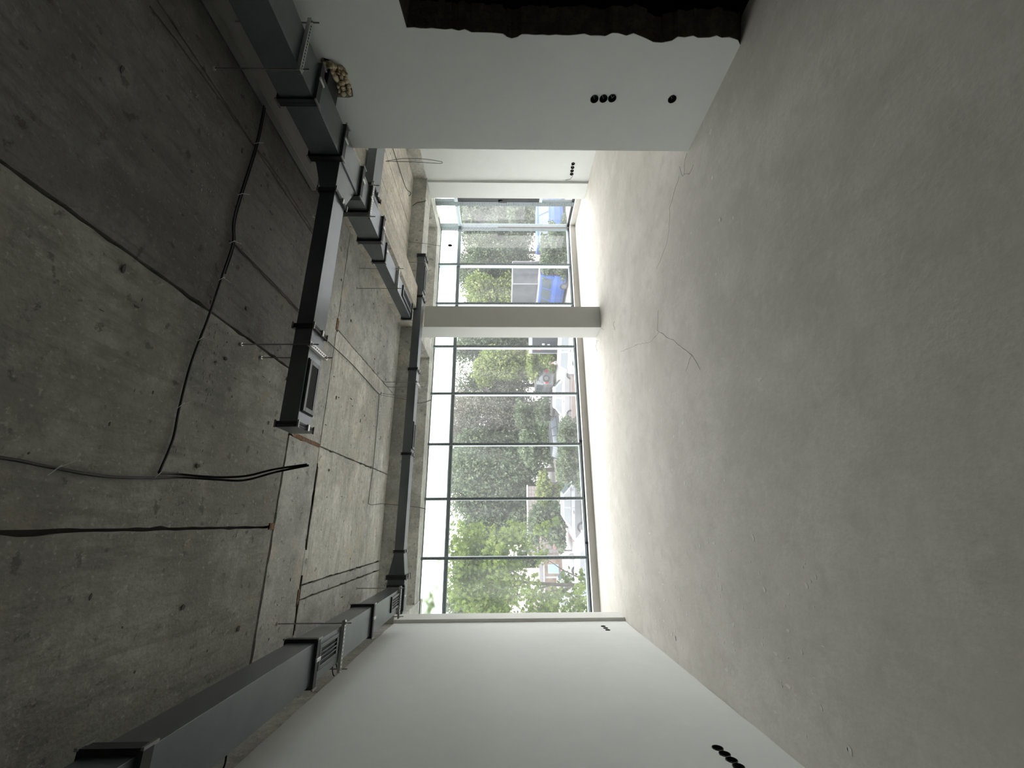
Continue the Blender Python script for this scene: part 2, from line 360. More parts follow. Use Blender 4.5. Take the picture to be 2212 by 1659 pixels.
dr = MB(); dr.box(3.13, 5.2, -1.0, -.8, 0, 3.2); dr.box(3.13, 5.2, 2.2, 2.25, 0, ZC); dr.box(5.1, 5.2, -1, 2.2, 0, ZC); dr.box(3.13, 5.2, -1, 2.2, 2.9, 3.0); dr.box(3.13, 5.2, -1, 2.2, .001, .01)
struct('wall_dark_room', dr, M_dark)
struct('wall_right_upper', MB().box(2.98, 3.14, -4.2, 2.66, 2.83, ZC + .03), M_beam)
struct('wall_right_back', MB().box(2.97 + .16, 6.6, 2.25, 2.45, 0, ZC + .03), M_plaster)
struct('wall_back', MB().box(-1.75, 3.2, -4.4, -4.2, 0, ZC + .03), M_plaster)
# far right wall of the side bay with four sockets
sockF = [(5.656, .342), (5.736, .340), (5.808, .337), (5.881, .333)]
curve_plate('wall_far_right', [(2.2, 0), (6.06, 0), (6.06, 2.985), (2.2, 2.985)], [circ(a, b, .034, 14, .08) for a, b in sockF], .12, lambda a, b, t: (5.99 + t, a, b), M_plaster)
struct('wall_far_right_core', MB().box(6.13, 6.6, 2.2, 6.5, 0, ZC), M_dark)
struct('pier_right', MB().box(5.95, 6.14, 6.06, 6.445, 0, 2.965), M_plaster, bevel=.003)
# column
struct('column', MB().box(2.97, 3.345, 5.99, 6.39, 0, 2.97), M_plasterA, bevel=.004)
# concrete beams
struct('beam_front', MB().box(-1.75, 6.6, 5.995, 6.39, 2.965, ZC + .02), M_beam, bevel=.004)
struct('beam_window', MB().box(-1.75, 6.6, 7.30, 7.62, 2.97, ZC + .02), M_beam, bevel=.004)
struct('beam_side', MB().box(5.96, 6.6, 2.2, 7.30, 2.975, ZC + .02), M_beam, bevel=.004)
struct('beam_column_link', MB().box(2.97, 3.345, 6.39, 7.30, 2.97, ZC + .02), M_beam, bevel=.004)
struct('beam_inner', MB().box(2.975, 3.33, 2.66, 5.38, 2.84, ZC + .02), M_concR)
struct('beam_inner_notch', MB().box(2.975, 3.33, 5.38, 5.63, 2.893, ZC + .02), M_concR)
struct('beam_inner_end', MB().box(2.975, 3.33, 5.63, 5.995, 2.84, ZC + .02), M_concR)
bm_ = MB(); bm_.box(2.72, 2.97, -.6, 2.86, 3.165, ZC - .006)
struct('boxing_board', bm_, mat('boxing_board', (.40, .39, .36), .8, noise=[(3, .4, .7, (.33, .32, .3), .7)]))
struct('boxing_edge_strip', MB().box(2.712, 2.722, -.6, 2.865, 3.155, ZC - .006), M_zinc)
# window heads: strip of foam and sealant between beam and frame
struct('trim_1', MB().box(-1.51, 3.34, 7.60, 7.66, 2.968, 3.05), M_seal)
struct('trim_2', MB().box(3.34, 6.2, 7.60, 7.66, 2.968, 3.05), M_seal)
struct('trim_3', MB().box(6.20, 6.26, 6.445, 7.60, 2.97, 3.05), M_seal)
# sill upstand
struct('sill_front', MB().box(-1.51, 6.30, 7.49, 7.72, 0, .103), M_kerb, bevel=.003)
struct('sill_front_top', MB().box(-1.51, 6.20, 7.497, 7.60, .103, .113), M_sill)
struct('sill_side', MB().box(6.195, 6.35, 6.445, 7.49, 0, .103), M_kerb, bevel=.003)
struct('sill_side_top', MB().box(6.203, 6.26, 6.445, 7.497, .103, .113), M_sill)
struct('facade_base', MB().box(-6, 8, 7.73, 7.95, ZG, .09), M_beam)
struct('facade_head', MB().box(-6, 8, 7.66, 7.95, 3.05, 4.0), M_beam)

# ================================================================== WINDOWS (curtain wall)
GY = 7.72
def mullion(win, x, w=.046, y0=7.60, y1=7.72, z0=.113, z1=2.99, pale=1):
    mb = MB(); mb.box(x - w / 2, x + w / 2, y0, y1, z0, z1)
    mu = put('mullion', mb, M_alu, win, bevel=.003)
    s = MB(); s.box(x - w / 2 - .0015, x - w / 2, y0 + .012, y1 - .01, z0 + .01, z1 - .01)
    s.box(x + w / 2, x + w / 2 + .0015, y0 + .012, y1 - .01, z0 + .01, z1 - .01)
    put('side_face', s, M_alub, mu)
    h = MB(); k = z0 + .04
    while k < z1 - .05:
        h.box(x - .004, x + .004, y0 - .001, y0 + .002, k, k + .014); k += .065
    o = put('fixing_holes', h, M_hole, mu); o['kind'] = 'stuff'
def window(name, x0, x1, mul):
    e = bpy.data.objects.new(name, None); COL.objects.link(e); e['kind'] = 'structure'; e['_w'] = (0., 0., 0.)
    for m_ in mul: mullion(e, m_)
    put('bottom_rail', MB().box(x0, x1, 7.60, 7.72, .113, .128), M_gask, e)
    put('bottom_bead', MB().box(x0, x1, 7.64, 7.72, .128, .165), M_alub, e)
    put('head_rail', MB().box(x0, x1, 7.655, 7.72, 2.955, 2.99), M_alu, e)
    xs = [x0] + list(mul) + [x1]
    for a, b in zip(xs[:-1], xs[1:]):
        if b - a < .05: continue
        a2, b2 = a + .022, b - .022
        put('transom', MB().box(a2, b2, 7.625, 7.72, 2.515, 2.565), M_alu, e, bevel=.003)
        put('bead', MB().box(a2, b2, 7.66, 7.715, 2.565, 2.585), M_alub, e)
        put('pane', MB().box(a2, b2, GY - .012, GY - .002, .16, 2.517), M_glass, e)
        put('upper_pane', MB().box(a2, b2, GY - .012, GY - .002, 2.563, 2.957), M_frost, e)
    return e
w1 = window('window_1', -1.51, 3.345, [-.57, .405, 1.38, 2.36])
w2 = window('window_2', 3.335, 6.22, [3.345, 4.315, 5.265])
# corner post and side window
e = bpy.data.objects.new('window_3', None); COL.objects.link(e); e['kind'] = 'structure'; e['_w'] = (0., 0., 0.)
put('corner_post', MB().box(6.215, 6.32, 7.60, 7.72, .113, 2.99), M_alu, e, bevel=.003)
put('corner_gasket', MB().box(6.203, 6.216, 7.575, 7.598, .113, 1.7), mat('brown_film', (.10, .085, .075), .6), e)
h = MB(); k = 1.75
while k < 2.9: h.box(6.212, 6.216, 7.63, 7.638, k, k + .014); h.box(6.212, 6.216, 7.66, 7.668, k + .03, k + .044); k += .065
o = put('fixing_holes', h, M_hole, e); o['kind'] = 'stuff'
mu = put('mullion', MB().box(6.24, 6.32, 6.86, 6.975, .113, 2.99), M_alu, e, bevel=.003)
h = MB(); k = .15
while k < 2.95:
    for yy in (6.885, 6.915, 6.945): h.box(6.238, 6.241, yy, yy + .008, k + random.uniform(0, .02), k + .018)
    k += .05
o = put('fixing_holes', h, M_hole, mu); o['kind'] = 'stuff'
put('side_face', MB().box(6.255, 6.31, 6.976, 6.978, .13, 2.98), M_alub, mu)
put('transom', MB().box(6.235, 6.32, 6.98, 7.60, 2.505, 2.575), M_alub, e, bevel=.003)
put('transom', MB().box(6.235, 6.32, 6.445, 6.86, 2.505, 2.575), M_alub, e, bevel=.003)
put('transom', MB().box(6.235, 6.32, 6.445, 6.86, .78, .84), M_alub, e, bevel=.003)
put('bottom_rail', MB().box(6.255, 6.32, 6.445, 7.60, .113, .16), M_gask, e)
for (y0, y1, z0, z1, nm, mm) in ((6.98, 7.60, .16, 2.505, 'pane', M_glass), (6.98, 7.60, 2.575, 2.96, 'upper_pane', M_frost), (6.445, 6.86, .16, .78, 'pane', M_glass), (6.445, 6.86, .88, 2.46, 'pane', M_glass), (6.445, 6.86, 2.575, 2.96, 'upper_pane', M_frost)):
    put(nm, MB().box(6.30, 6.31, y0, y1, z0, z1), mm, e)
sash = MB(); sash.box(6.245, 6.30, 6.80, 6.86, .84, 2.505); sash.box(6.245, 6.30, 6.445, 6.80, .84, .90); sash.box(6.245, 6.30, 6.445, 6.80, 2.445, 2.505)
sa = put('opening_sash', sash, M_gask, e)
hd = MB(); hd.box(6.205, 6.245, 6.82, 6.845, 1.60, 1.68); hd.box(6.195, 6.215, 6.80, 6.835, 1.50, 1.64)
put('sash_handle', hd, M_black, sa)
for win, xx in ((w1, 1.43), (w1, -.34), (w2, 3.87)):
    put('rail_clip', MB().box(xx - .015, xx + .02, 7.575, 7.62, .115, .165), M_black, win, bevel=.004)

# ================================================================== socket boxes and their wires
def socket(pos, axis, sign, label, grp=None, tail=None):
    """a round flush box sunk in the wall; axis x, opening towards sign"""
    x, y, z_ = pos; t = thing('socket_box', label, 'socket box', (x, y, z_), grp)
    mb = MB(); n = 16; r = .031; ring = []
    for d_, rr in ((.003, r), (.003, r - .003), (-.045, r - .004), (-.048, r), ):
        ring.append([(x + sign * d_, y + rr * math.cos(2 * PI * k / n), z_ + rr * math.sin(2 * PI * k / n)) for k in range(n)])
    vs = [p for rg_ in ring for p in rg_]; fs = []
    for j in range(3):
        for k in range(n): fs.append((j * n + k, j * n + (k + 1) % n, (j + 1) * n + (k + 1) % n, (j + 1) * n + k))
    fs.append(tuple(range(2 * n, 3 * n))); mb.add(vs, fs)
    put('box_shell', mb, M_black, t, fix=False)
    wv = MB(); wv.tube([(x - sign * .04, y - .01, z_ + .012), (x - sign * .015, y + .012, z_ - .004), (x - sign * .03, y + .006, z_ - .018)], .003, 5)
    put('wire_end', wv, M_tie, t)
    if tail: tt = MB(); tt.tube(tail, .004, 6); put('cable_tail', tt, M_cable, t)
for i, (a, b) in enumerate(near4):
    socket((LX, a, b), 'x', 1, ['farthest of the four dark socket holes low on the near left wall', 'second farthest of four dark socket holes low on the near left wall', 'second nearest of four dark socket holes low on the near left wall', 'nearest of the four dark socket holes low on the left wall, at the frame edge'][i], 'row of four sockets low on the near left wall')
for i, (a, b) in enumerate(far3):
    socket((LX, a, b), 'x', 1, ['small socket hole on the left wall closest to the window pier', 'middle one of three small socket holes by the left window pier', 'nearest of the three small socket holes by the left window pier'][i], 'row of three sockets by the left window pier')
for i, (a, b) in enumerate(sockR):
    socket((RX, a, b), 'x', -1, ['top one of the three stacked socket holes on the right wall', 'middle one of the three stacked socket holes on the right wall', 'bottom one of the three stacked socket holes on the right wall', 'single socket hole low on the right wall near the floor'][i], 'stacked sockets on the right wall' if i < 3 else None)
for i, (a, b) in enumerate(sockF):
    tail = [(5.985, a, b), (5.96, a + .02, b - .02), (5.94, a + .07, b + .02), (5.955, a + .10, b + .10)] if i == 3 else ([(5.985, a, b), (5.96, a + .02, b + .03), (5.96, a + .06, b - .03), (5.985, a + .08, b)] if i in (0, 2) else None)
    socket((5.99, a, b), 'x', -1, ['black socket hole at the right end of the row on the far white wall', 'second from right in the socket row on the far white wall', 'third from right in the socket row on the far white wall', 'socket hole on the far white wall with a bent black cable tail'][i], 'row of four sockets on the far right wall', tail)
# foam in the wall hole
fo = thing('foam_plug', 'lumpy yellow mounting foam filling the hole in the right wall beside the duct', 'mounting foam', (3.0, 2.1, 2.65))
mb = MB()
OUT = [at_x(x, y, 2.965) for x, y in ((697, 136), (718, 138), (735, 144), (746, 157), (749, 175), (754, 191), (755, 208))]
INN = [at_x(x, y, 2.965) for x, y in ((700, 143), (711, 150), (719, 160), (726, 172), (727, 184), (726, 194), (722, 204))]
for k in range(78):
    t = (k % 26) / 26 * 5.99; i = int(t); p = OUT[i].lerp(OUT[i + 1], t - i).lerp(INN[i].lerp(INN[i + 1], t - i), (k // 26) / 2.2 + random.uniform(-.08, .08))
    mb.ball((2.972 + random.uniform(-.014, .012), p.y + random.uniform(-.006, .006), p.z + random.uniform(-.006, .006)), random.uniform(.010, .019), 8, 6, .10, (1, 1, 1))
put('foam', mb, M_foam, fo, smooth=True)
struct('hole_core', MB().box(3.05, 3.13, 1.94, 2.25, 2.64, 2.83), M_break)

# ================================================================== DUCTS
def ring_bars(mb, a0, a1, b0, b1, c0, c1, t, ax):
    """rectangular collar t proud of a box section; ax = run axis ('y': a=x,b=z,c=y ; 'x': a=y,b=z,c=x)"""
    def bx(A0, A1, B0, B1):
        if ax == 'y': mb.box(A0, A1, c0, c1, B0, B1)
        else: mb.box(c0, c1, A0, A1, B0, B1)
    bx(a0 - t, a1 + t, b0 - t, b0 - .0005); bx(a0 - t, a1 + t, b1 + .0005, b1 + t); bx(a0 - t, a0 - .0005, b0, b1); bx(a1 + .0005, a1 + t, b0, b1)
def flange(d, a0, a1, b0, b1, c, ax, t=None, w=None):
    t = t or (.021 if b1 - b0 > .15 else .014); w = w or (.050 if b1 - b0 > .15 else .032)
    mb = MB(); ring_bars(mb, a0, a1, b0, b1, c - w / 2, c - .002, t, ax); ring_bars(mb, a0, a1, b0, b1, c + .002, c + w / 2, t * .86, ax)
    f = put('flange', mb, M_flange, d)
    for (aa, bb) in ((a0 - t, b0 - t), (a1 + t, b0 - t), (a0 - t, b1 + t), (a1 + t, b1 + t)):
        bl = MB()
        if ax == 'y': bl.box(aa - .005, aa + .005, c - w / 2 - .007, c + w / 2 + .007, bb - .005, bb + .005)
        else: bl.box(c - w / 2 - .007, c + w / 2 + .007, aa - .005, aa + .005, bb - .005, bb + .005)
        put('corner_bolt', bl, M_rod, f)
    m_ = (a0 + a1) / 2 + .02; cl = MB()
    if ax == 'y': cl.box(m_ - .011, m_ + .011, c - w / 2 - .004, c + w / 2 + .004, b0 - t - .010, b0 - t + .002)
    else: cl.box(c - w / 2 - .004, c + w / 2 + .004, m_ - .011, m_ + .011, b0 - t - .010, b0 - t + .002)
    put('clamp', cl, M_zinc, f, bevel=.003)
def section(d, ax, a, b, c, a2=None, b2=None, open_=False):
    """straight or tapering section: a,b cross limits at c[0]; a2,b2 at c[1]"""
    a2 = a2 or a; b2 = b2 or b
    def rg_(A, B, c_):
        return [(A[0], c_, B[0]), (A[1], c_, B[0]), (A[1], c_, B[1]), (A[0], c_, B[1])] if ax == 'y' else [(c_, A[0], B[0]), (c_, A[1], B[0]), (c_, A[1], B[1]), (c_, A[0], B[1])]
    return put('duct_section', MB().hexa(rg_(a, b, c[0]), rg_(a2, b2, c[1])), M_duct, d, bevel=.002)
def grille(d, x0, x1, y0, y1, z, n, along='x', label=None):
    """face-down grille: raised frame plate with a dark opening crossed by blades"""
    g = MB(); fr = .022 if n < 6 else .028
    g.box(x0, x1, y0, y0 + fr, z - .014, z); g.box(x0, x1, y1 - fr, y1, z - .014, z); g.box(x0, x0 + fr, y0 + fr, y1 - fr, z - .014, z); g.box(x1 - fr, x1, y0 + fr, y1 - fr, z - .014, z)
    gr = put('grille', g, M_grillef, d, bevel=.002)
    put('opening', MB().box(x0 + fr, x1 - fr, y0 + fr, y1 - fr, z - .003, z - .001), M_slot, gr)
    for k in range(1, n):
        if along == 'y':
            x = x0 + fr + (x1 - x0 - 2 * fr) * k / n; put('louver', MB().box(x - .003, x + .003, y0 + fr, y1 - fr, z - .012, z - .002), M_grillef if n < 6 else M_slot, gr)
        else:
            y = y0 + fr + (y1 - y0 - 2 * fr) * k / n; put('louver', MB().box(x0 + fr, x1 - fr, y - .003, y + .003, z - .012, z - .002), M_grillef if n < 6 else M_slot, gr)
    sh = MB(); sh.box(x0 - .006, x0, y0 - .006, y1 + .006, z - .008, z); sh.box(x0 - .006, x1 + .006, y0 - .006, y0, z - .008, z)
    put('painted_shadow', sh, M_slot, gr)  # solid dark strip on two sides, a shadow painted beside the frame
# right-hand main duct
D1 = thing('air_duct', 'long dark grey rectangular air duct hung along the right wall', 'air duct', (2.65, 2.4, 2.74), 'dark ceiling ducts')
Z1 = (2.74, 2.943)
section(D1, 'y', (2.505, 2.79), Z1, (-.4, 1.905)); section(D1, 'y', (2.52, 2.79), Z1, (1.915, 2.335)); section(D1, 'y', (2.52, 2.80), Z1, (2.345, 2.725))
section(D1, 'y', (2.565, 2.815), (2.742, 2.935), (2.735, 2.950)); section(D1, 'y', (2.565, 2.815), (2.742, 2.935), (2.960, 3.335))
section(D1, 'y', (2.565, 2.815), (2.742, 2.935), (3.345, 3.615), (2.528, 2.735), (2.775, 2.885)); section(D1, 'y', (2.528, 2.735), (2.775, 2.885), (3.625, 4.86))
for c, a, b in ((1.91, (2.51, 2.79), Z1), (2.34, (2.52, 2.79), Z1), (2.73, (2.53, 2.80), Z1), (2.955, (2.565, 2.815), (2.742, 2.935)), (3.34, (2.565, 2.815), (2.742, 2.935)), (3.62, (2.528, 2.735), (2.775, 2.885)), (4.865, (2.528, 2.735), (2.775, 2.885))):
    flange(D1, a[0], a[1], b[0], b[1], c, 'y')
grille(D1, 2.575, 2.715, 4.36, 4.80, 2.775, 8, 'y')
st = MB(); st.box(2.795, 2.965, 2.02, 2.17, 2.745, 2.88); put('branch_stub', st, M_flange, D1)
# branch crossing the room
D2 = thing('air_duct', 'flat branch duct crossing the ceiling to mid room, with one long grille near its end', 'air duct', (1.5, 2.51, 2.785), 'dark ceiling ducts')
b2 = (2.787, 2.895); a2_ = (2.432, 2.612)
section(D2, 'x', a2_, b2, (.55, 1.205)); section(D2, 'x', a2_, b2, (1.215, 2.30)); section(D2, 'x', a2_, b2, (2.31, 2.52), (2.36, 2.68), (2.75, 2.93))
for c in (2.31, 1.21, .565): flange(D2, *a2_, *b2, c, 'x')
put('end_cap', MB().box(.545, .552, a2_[0] - .01, a2_[1] + .01, b2[0] - .01, b2[1] + .01), M_grillef, D2)
grille(D2, .655, .99, 2.452, 2.596, 2.787, 9, 'x')
# duct along the window
D3 = thing('air_duct', 'long slim dark duct running across the room in front of the windows', 'air duct', (1.8, 5.5, 2.77), 'dark ceiling ducts')
a3 = (5.415, 5.585); b3 = (2.772, 2.885)
xs = [3.90, 3.19, 2.04, .86, -.325]
for p, q in zip(xs[:-1], xs[1:]): section(D3, 'x', a3, b3, (q + .005, p - .005))
section(D3, 'x', (5.415, 5.60), (2.737, 2.94), (-.605, -.33), a3, b3); section(D3, 'x', (5.415, 5.60), (2.737, 2.94), (-1.0, -.615))
for c in xs: flange(D3, *a3, *b3, c, 'x')
flange(D3, 5.415, 5.60, 2.737, 2.94, -.61, 'x')
put('end_cap', MB().box(3.915, 3.925, 5.40, 5.60, 2.762, 2.895), M_flange, D3)
grille(D3, 3.30, 3.72, 5.435, 5.565, 2.772, 8, 'x'); grille(D3, .93, 1.29, 5.435, 5.565, 2.772, 8, 'x')
# left-hand main duct
D4 = thing('air_duct', 'broad dark duct along the left wall with two louvred grilles underneath', 'air duct', (-.82, 3.5, 2.735), 'dark ceiling ducts')
a4 = (-.935, -.705); b4 = (2.735, 2.905); ys = [-.4, 1.685, 3.005, 4.18, 5.36]
for p, q in zip(ys[:-1], ys[1:]): section(D4, 'y', a4, b4, (p + .005, q - .005))
for c in ys[1:]: flange(D4, *a4, *b4, c, 'y')
grille(D4, -.875, -.735, 3.05, 3.36, 2.735, 4, 'y'); grille(D4, -.875, -.735, 4.83, 5.14, 2.735, 4, 'y')
# duct in the side bay
D5 = thing('air_duct', 'flat dark duct leading right from the main duct into the side bay', 'air duct', (4, 3.08, 2.74), 'dark ceiling ducts')
section(D5, 'x', (2.985, 3.185), (2.742, 2.825), (2.85, 5.95)); flange(D5, 2.985, 3.185, 2.742, 2.825, 2.90, 'x')
section(D5, 'x', (2.985, 3.185), (2.742, 2.825), (2.80, 2.85))

# ------------------------------------------------------------------ hangers
def hanger(rods, zb, label, tipa=.05):
    (xa, ya), (xb, yb) = rods; t = thing('duct_hanger', label, 'duct hanger', ((xa + xb) / 2, (ya + yb) / 2, zb), 'threaded rod hangers carrying the ducts')
    for x, y in rods:
        put('threaded_rod', MB().tube([(x, y, ZC - .002), (x, y, zb - tipa)], .0042, 8), M_rod, t)
        an = MB(); an.tube([(x, y, ZC - .001), (x, y, ZC - .012)], [.013, .011], 10); put('ceiling_anchor', an, M_zinc, t)
        nu = MB(); nu.tube([(x, y, zb - .006), (x, y, zb - .014)], .011, 6); put('nut', nu, M_zinc, t)
    d = Vector((xb - xa, yb - ya, 0)); L = d.length; d.normalize(); n = Vector((-d.y, d.x, 0)); w = .015
    def bar(s0, s1, o0, o1, z0, z1):
        P = [Vector((xa, ya, 0)) + d * s + n * o for s, o in ((s0, o0), (s1, o0), (s1, o1), (s0, o1))]
        return [(p.x, p.y, z0) for p in P], [(p.x, p.y, z1) for p in P]
    ch = MB(); ch.hexa(*bar(-.02, L + .02, -w, w, zb - .006, zb - .003)); ch.hexa(*bar(-.02, L + .02, -w, -w + .002, zb - .003, zb + .016)); ch.hexa(*bar(-.02, L + .02, w - .002, w, zb - .003, zb + .016))
    c = put('channel', ch, M_zinc, t)
    sl = MB(); k = .02
    while k < L - .02: sl.hexa(*bar(k, k + .013, -.004, .004, zb - .0068, zb - .0058)); k += .026
    o = put('slots', sl, M_hole, c); o['kind'] = 'stuff'
hanger([(2.462, 1.688), (2.86, 1.688)], 2.716, 'rod and slotted channel hanger under the right duct nearest the doorway')
hanger([(2.522, 2.955), (2.86, 2.955)], 2.718, 'hanger under the right duct just beyond the branch junction')
hanger([(2.505, 4.09), (2.765, 4.09)], 2.756, 'thin hanger near the far end of the right duct')
hanger([(1.072, 2.412), (1.072, 2.634)], 2.770, 'hanger with bright anchor discs holding the branch duct in mid ceiling')
hanger([(1.836, 5.392), (1.836, 5.608)], 2.756, 'hanger with hanging wires beside it on the window duct, main bay')
hanger([(3.76, 5.392), (3.76, 5.608)], 2.756, 'hanger at the right end of the window duct, beyond the column')
hanger([(-.688, 3.434), (-.975, 3.434)], 2.715, 'perforated hanger under the left duct beside the near grille')
hanger([(-.690, 5.155), (-.975, 5.155)], 2.715, 'hanger under the left duct at the window corner')

# ================================================================== CABLES
def bez(pts, n=8):
    P = [Vector(p) for p in pts]; out = []
    for i in range(len(P) - 1):
        p0 = P[max(i - 1, 0)]; p1 = P[i]; p2 = P[i + 1]; p3 = P[min(i + 2, len(P) - 1)]
        for k in range(n):
            t = k / n; out.append(.5 * ((2 * p1) + (p2 - p0) * t + (2 * p0 - 5 * p1 + 4 * p2 - p3) * t * t + (3 * p1 - p0 - 3 * p2 + p3) * t ** 3))
    out.append(P[-1]); return out
zc = ZC - .014
mainp = [(2.77, 2.1), (2.39, 2.12), (1.8, 2.09), (1.62, 2.13), (1.4, 2.115), (1.11, 2.09), (.96, 2.07), (.79, 2.05), (.56, 2.05), (.4, 2.06), (.235, 2.03)]
c1 = thing('ceiling_cable', 'black cable clipped across the ceiling slab in front of the branch duct', 'cable', (1.5, 2.1, ZC))
put('cable', MB().tube(bez([(x, y, zc) for x, y in mainp]), .0062, 7), M_cable, c1, smooth=True)
put('cable', MB().tube(bez([(x, y + .016, zc) for x, y in mainp[:5]]), .0048, 6), M_cable, c1, smooth=True)
def ties(pts, par):
    for x, y in pts:
        mb = MB(); mb.tube([(x - .03, y - .02, zc - .004), (x, y, zc - .012), (x + .012, y + .012, zc - .010)], .0018, 5); mb.tube([(x, y, zc - .012), (x + random.uniform(-.02, .05), y + random.uniform(.02, .05), zc - .03)], .0015, 4)
        put('cable_tie', mb, M_tie, par)
ties([(2.40, 2.12), (1.95, 2.09), (1.62, 2.12), (1.36, 2.11), (.96, 2.07), (.58, 2.05), (.24, 2.03)], c1)
c2 = thing('ceiling_cable', 'pair of black cables running forward on the slab, loose ends hanging down in mid room', 'cable', (.22, 1.9, ZC))
tailA = [(.21, -1.0, zc), (.21, 1.0, zc), (.21, 1.39, zc), (.20, 1.54, zc), (.19, 1.76, zc), (.21, 2.03, zc), (.225, 2.15, zc - .02), (.222, 2.24, 3.05), (.222, 2.27, 2.93), (.265, 2.28, 2.78), (.30, 2.28, 2.61)]
tailB = [(.235, 2.03, zc), (.24, 2.15, zc - .012), (.235, 2.24, 3.06), (.245, 2.275, 2.93), (.28, 2.28, 2.79), (.305, 2.28, 2.62)]
put('cable', MB().tube(bez(tailA), .006, 7), M_cable, c2, smooth=True); put('cable', MB().tube(bez(tailB), .006, 7), M_cable, c2, smooth=True)
ties([(.20, 1.56)], c2)
c3 = tag(put('ceiling_cable', MB().tube(bez([(1.62, 2.13, zc), (1.63, 2.6, zc), (1.62, 3.2, zc), (1.61, 3.52, zc), (1.63, 4.15, zc), (1.62, 4.65, zc), (1.61, 5.21, zc), (1.66, 5.30, zc)]), .0048, 6), M_cable, smooth=True), 'thin cable running along the slab toward the window, behind the branch duct', 'cable')
c4 = tag(put('ceiling_cable', MB().tube(bez([(1.61, 5.215, zc), (1.28, 5.25, zc), (.66, 5.26, zc), (.29, 5.225, zc), (.22, 5.30, zc), (.25, 5.80, zc), (.245, 5.93, 3.10), (.22, 5.93, 2.85), (.20, 5.93, 2.70), (.17, 5.92, 2.58)]), .004, 6), M_wire, smooth=True), 'thin wire turning left on the slab and dangling before the left windows', 'cable')
def lw(pts, r, label, m=M_wire, name='hanging_wire'):
    return tag(put(name, MB().tube(bez(pts), r, 5), m, smooth=True), label, 'wire')
lw([(1.62, 5.30, zc), (1.72, 5.75, 3.12), (1.70, 5.80, 2.95), (1.66, 5.82, 2.80), (1.71, 5.82, 2.62), (1.66, 5.83, 2.78), (1.74, 5.80, 2.98), (1.66, 5.35, zc)], .0032, 'looped wire hanging behind the window duct beside the middle hanger')
lw([(4.76, 4.48, zc), (4.83, 4.5, 2.98), (4.83, 4.5, 2.7), (4.79, 4.5, 2.46), (4.77, 4.5, 2.42), (4.75, 4.5, 2.46), (4.77, 4.5, 2.75), (4.75, 4.47, zc)], .0035, 'long looped wire hanging from the side bay ceiling before the white wall', M_cable)
lw([(5.2, 4.3, zc), (5.25, 4.9, zc), (5.3, 5.5, zc), (5.27, 5.6, 3.13), (5.22, 5.62, 3.16)], .005, 'bent cable stub on the side bay ceiling near the beam', M_cable)
lw([(5.35, 5.985, 3.18), (5.42, 5.985, 3.10), (5.44, 5.985, 3.0), (5.46, 5.98, 2.95)], .005, 'short cable stuck on the face of the side bay beam', M_cable)
wj = thing('hanging_wire', 'wire dangling before the side bay windows with a small black connector at its end', 'wire', (4.3, 5.7, 2.35))
put('lead', MB().tube(bez([(4.57, 5.97, zc), (4.42, 5.8, 2.98), (4.33, 5.7, 2.83), (4.29, 5.7, 2.60), (4.28, 5.7, 2.50), (4.30, 5.7, 2.43), (4.32, 5.7, 2.36)]), .003, 5), M_wire, wj, smooth=True)
put('connector', MB().ball((4.30, 5.7, 2.44), .022, 8, 6, .1, (1, 1, 1.6)), M_cable, wj, smooth=True)
lw([(-1.19, 4.02, 2.955), (-1.15, 4.0, 2.965), (-1.0, 3.98, 2.975), (-1.17, 4.03, 2.93)], .005, 'bent cable stub poking from above the left wall near the far grille', M_cable)
lw([(-1.21, 2.28, 3.0), (-1.17, 2.28, 2.955), (-1.09, 2.27, 2.95), (-1.0, 2.27, 2.955)], .008, 'thick curved cable stub above the left wall behind the near duct', M_cable)
lw([(-1.21, 2.63, 3.0), (-1.15, 2.62, 2.965), (-1.02, 2.60, 2.965)], .005, 'thin straight cable above the left wall behind the duct', M_cable)
lw([(2.885, 2.83, ZC), (2.86, 2.86, 3.13), (2.84, 2.86, 3.10), (2.80, 2.86, 3.13)], .005, 'short bent cable at the end of the ceiling boxing', M_cable)

# ================================================================== OUTSIDE
M_asph = mat('pale_concrete_yard', (.27, .265, .26), .9, noise=[(.5, .4, .6, (.20, .20, .195), .7), (9, .45, .7, (.31, .30, .29), .5)])
struct('street_ground', MB().box(-60, 110, 7.96, 130, ZG - .3, ZG), M_asph)
M_leafs = []
def leafmat(name, a, b, c):
    m = bpy.data.materials.new(name); m.use_nodes = True; n = m.node_tree; n.nodes.clear()
    o = n.nodes.new('ShaderNodeOutputMaterial'); t = n.nodes.new('ShaderNodeTexCoord')
    x = n.nodes.new('ShaderNodeTexNoise'); x.inputs['Scale'].default_value = 1.6; x.inputs['Detail'].default_value = 10; x.inputs['Roughness'].default_value = .85; n.links.new(t.outputs['Object'], x.inputs[0])
    r = n.nodes.new('ShaderNodeValToRGB'); r.color_ramp.elements[0].position = .35; r.color_ramp.elements[0].color = (*a, 1); r.color_ramp.elements[1].position = .68; r.color_ramp.elements[1].color = (*c, 1)
    e_ = r.color_ramp.elements.new(.5); e_.color = (*b, 1); n.links.new(x.outputs['Fac'], r.inputs['Fac'])
    d = n.nodes.new('ShaderNodeBsdfDiffuse'); tl = n.nodes.new('ShaderNodeBsdfTranslucent'); mx = n.nodes.new('ShaderNodeMixShader'); mx.inputs[0].default_value = .35
    n.links.new(r.outputs[0], d.inputs[0]); n.links.new(r.outputs[0], tl.inputs[0]); n.links.new(d.outputs[0], mx.inputs[1]); n.links.new(tl.outputs[0], mx.inputs[2]); n.links.new(mx.outputs[0], o.inputs[0])
    return m
L_dark = leafmat('leaf_dark', (.018, .028, .018), (.085, .11, .07), (.26, .30, .19))
L_yel = leafmat('leaf_yellow_green', (.03, .045, .02), (.14, .18, .065), (.34, .37, .15))
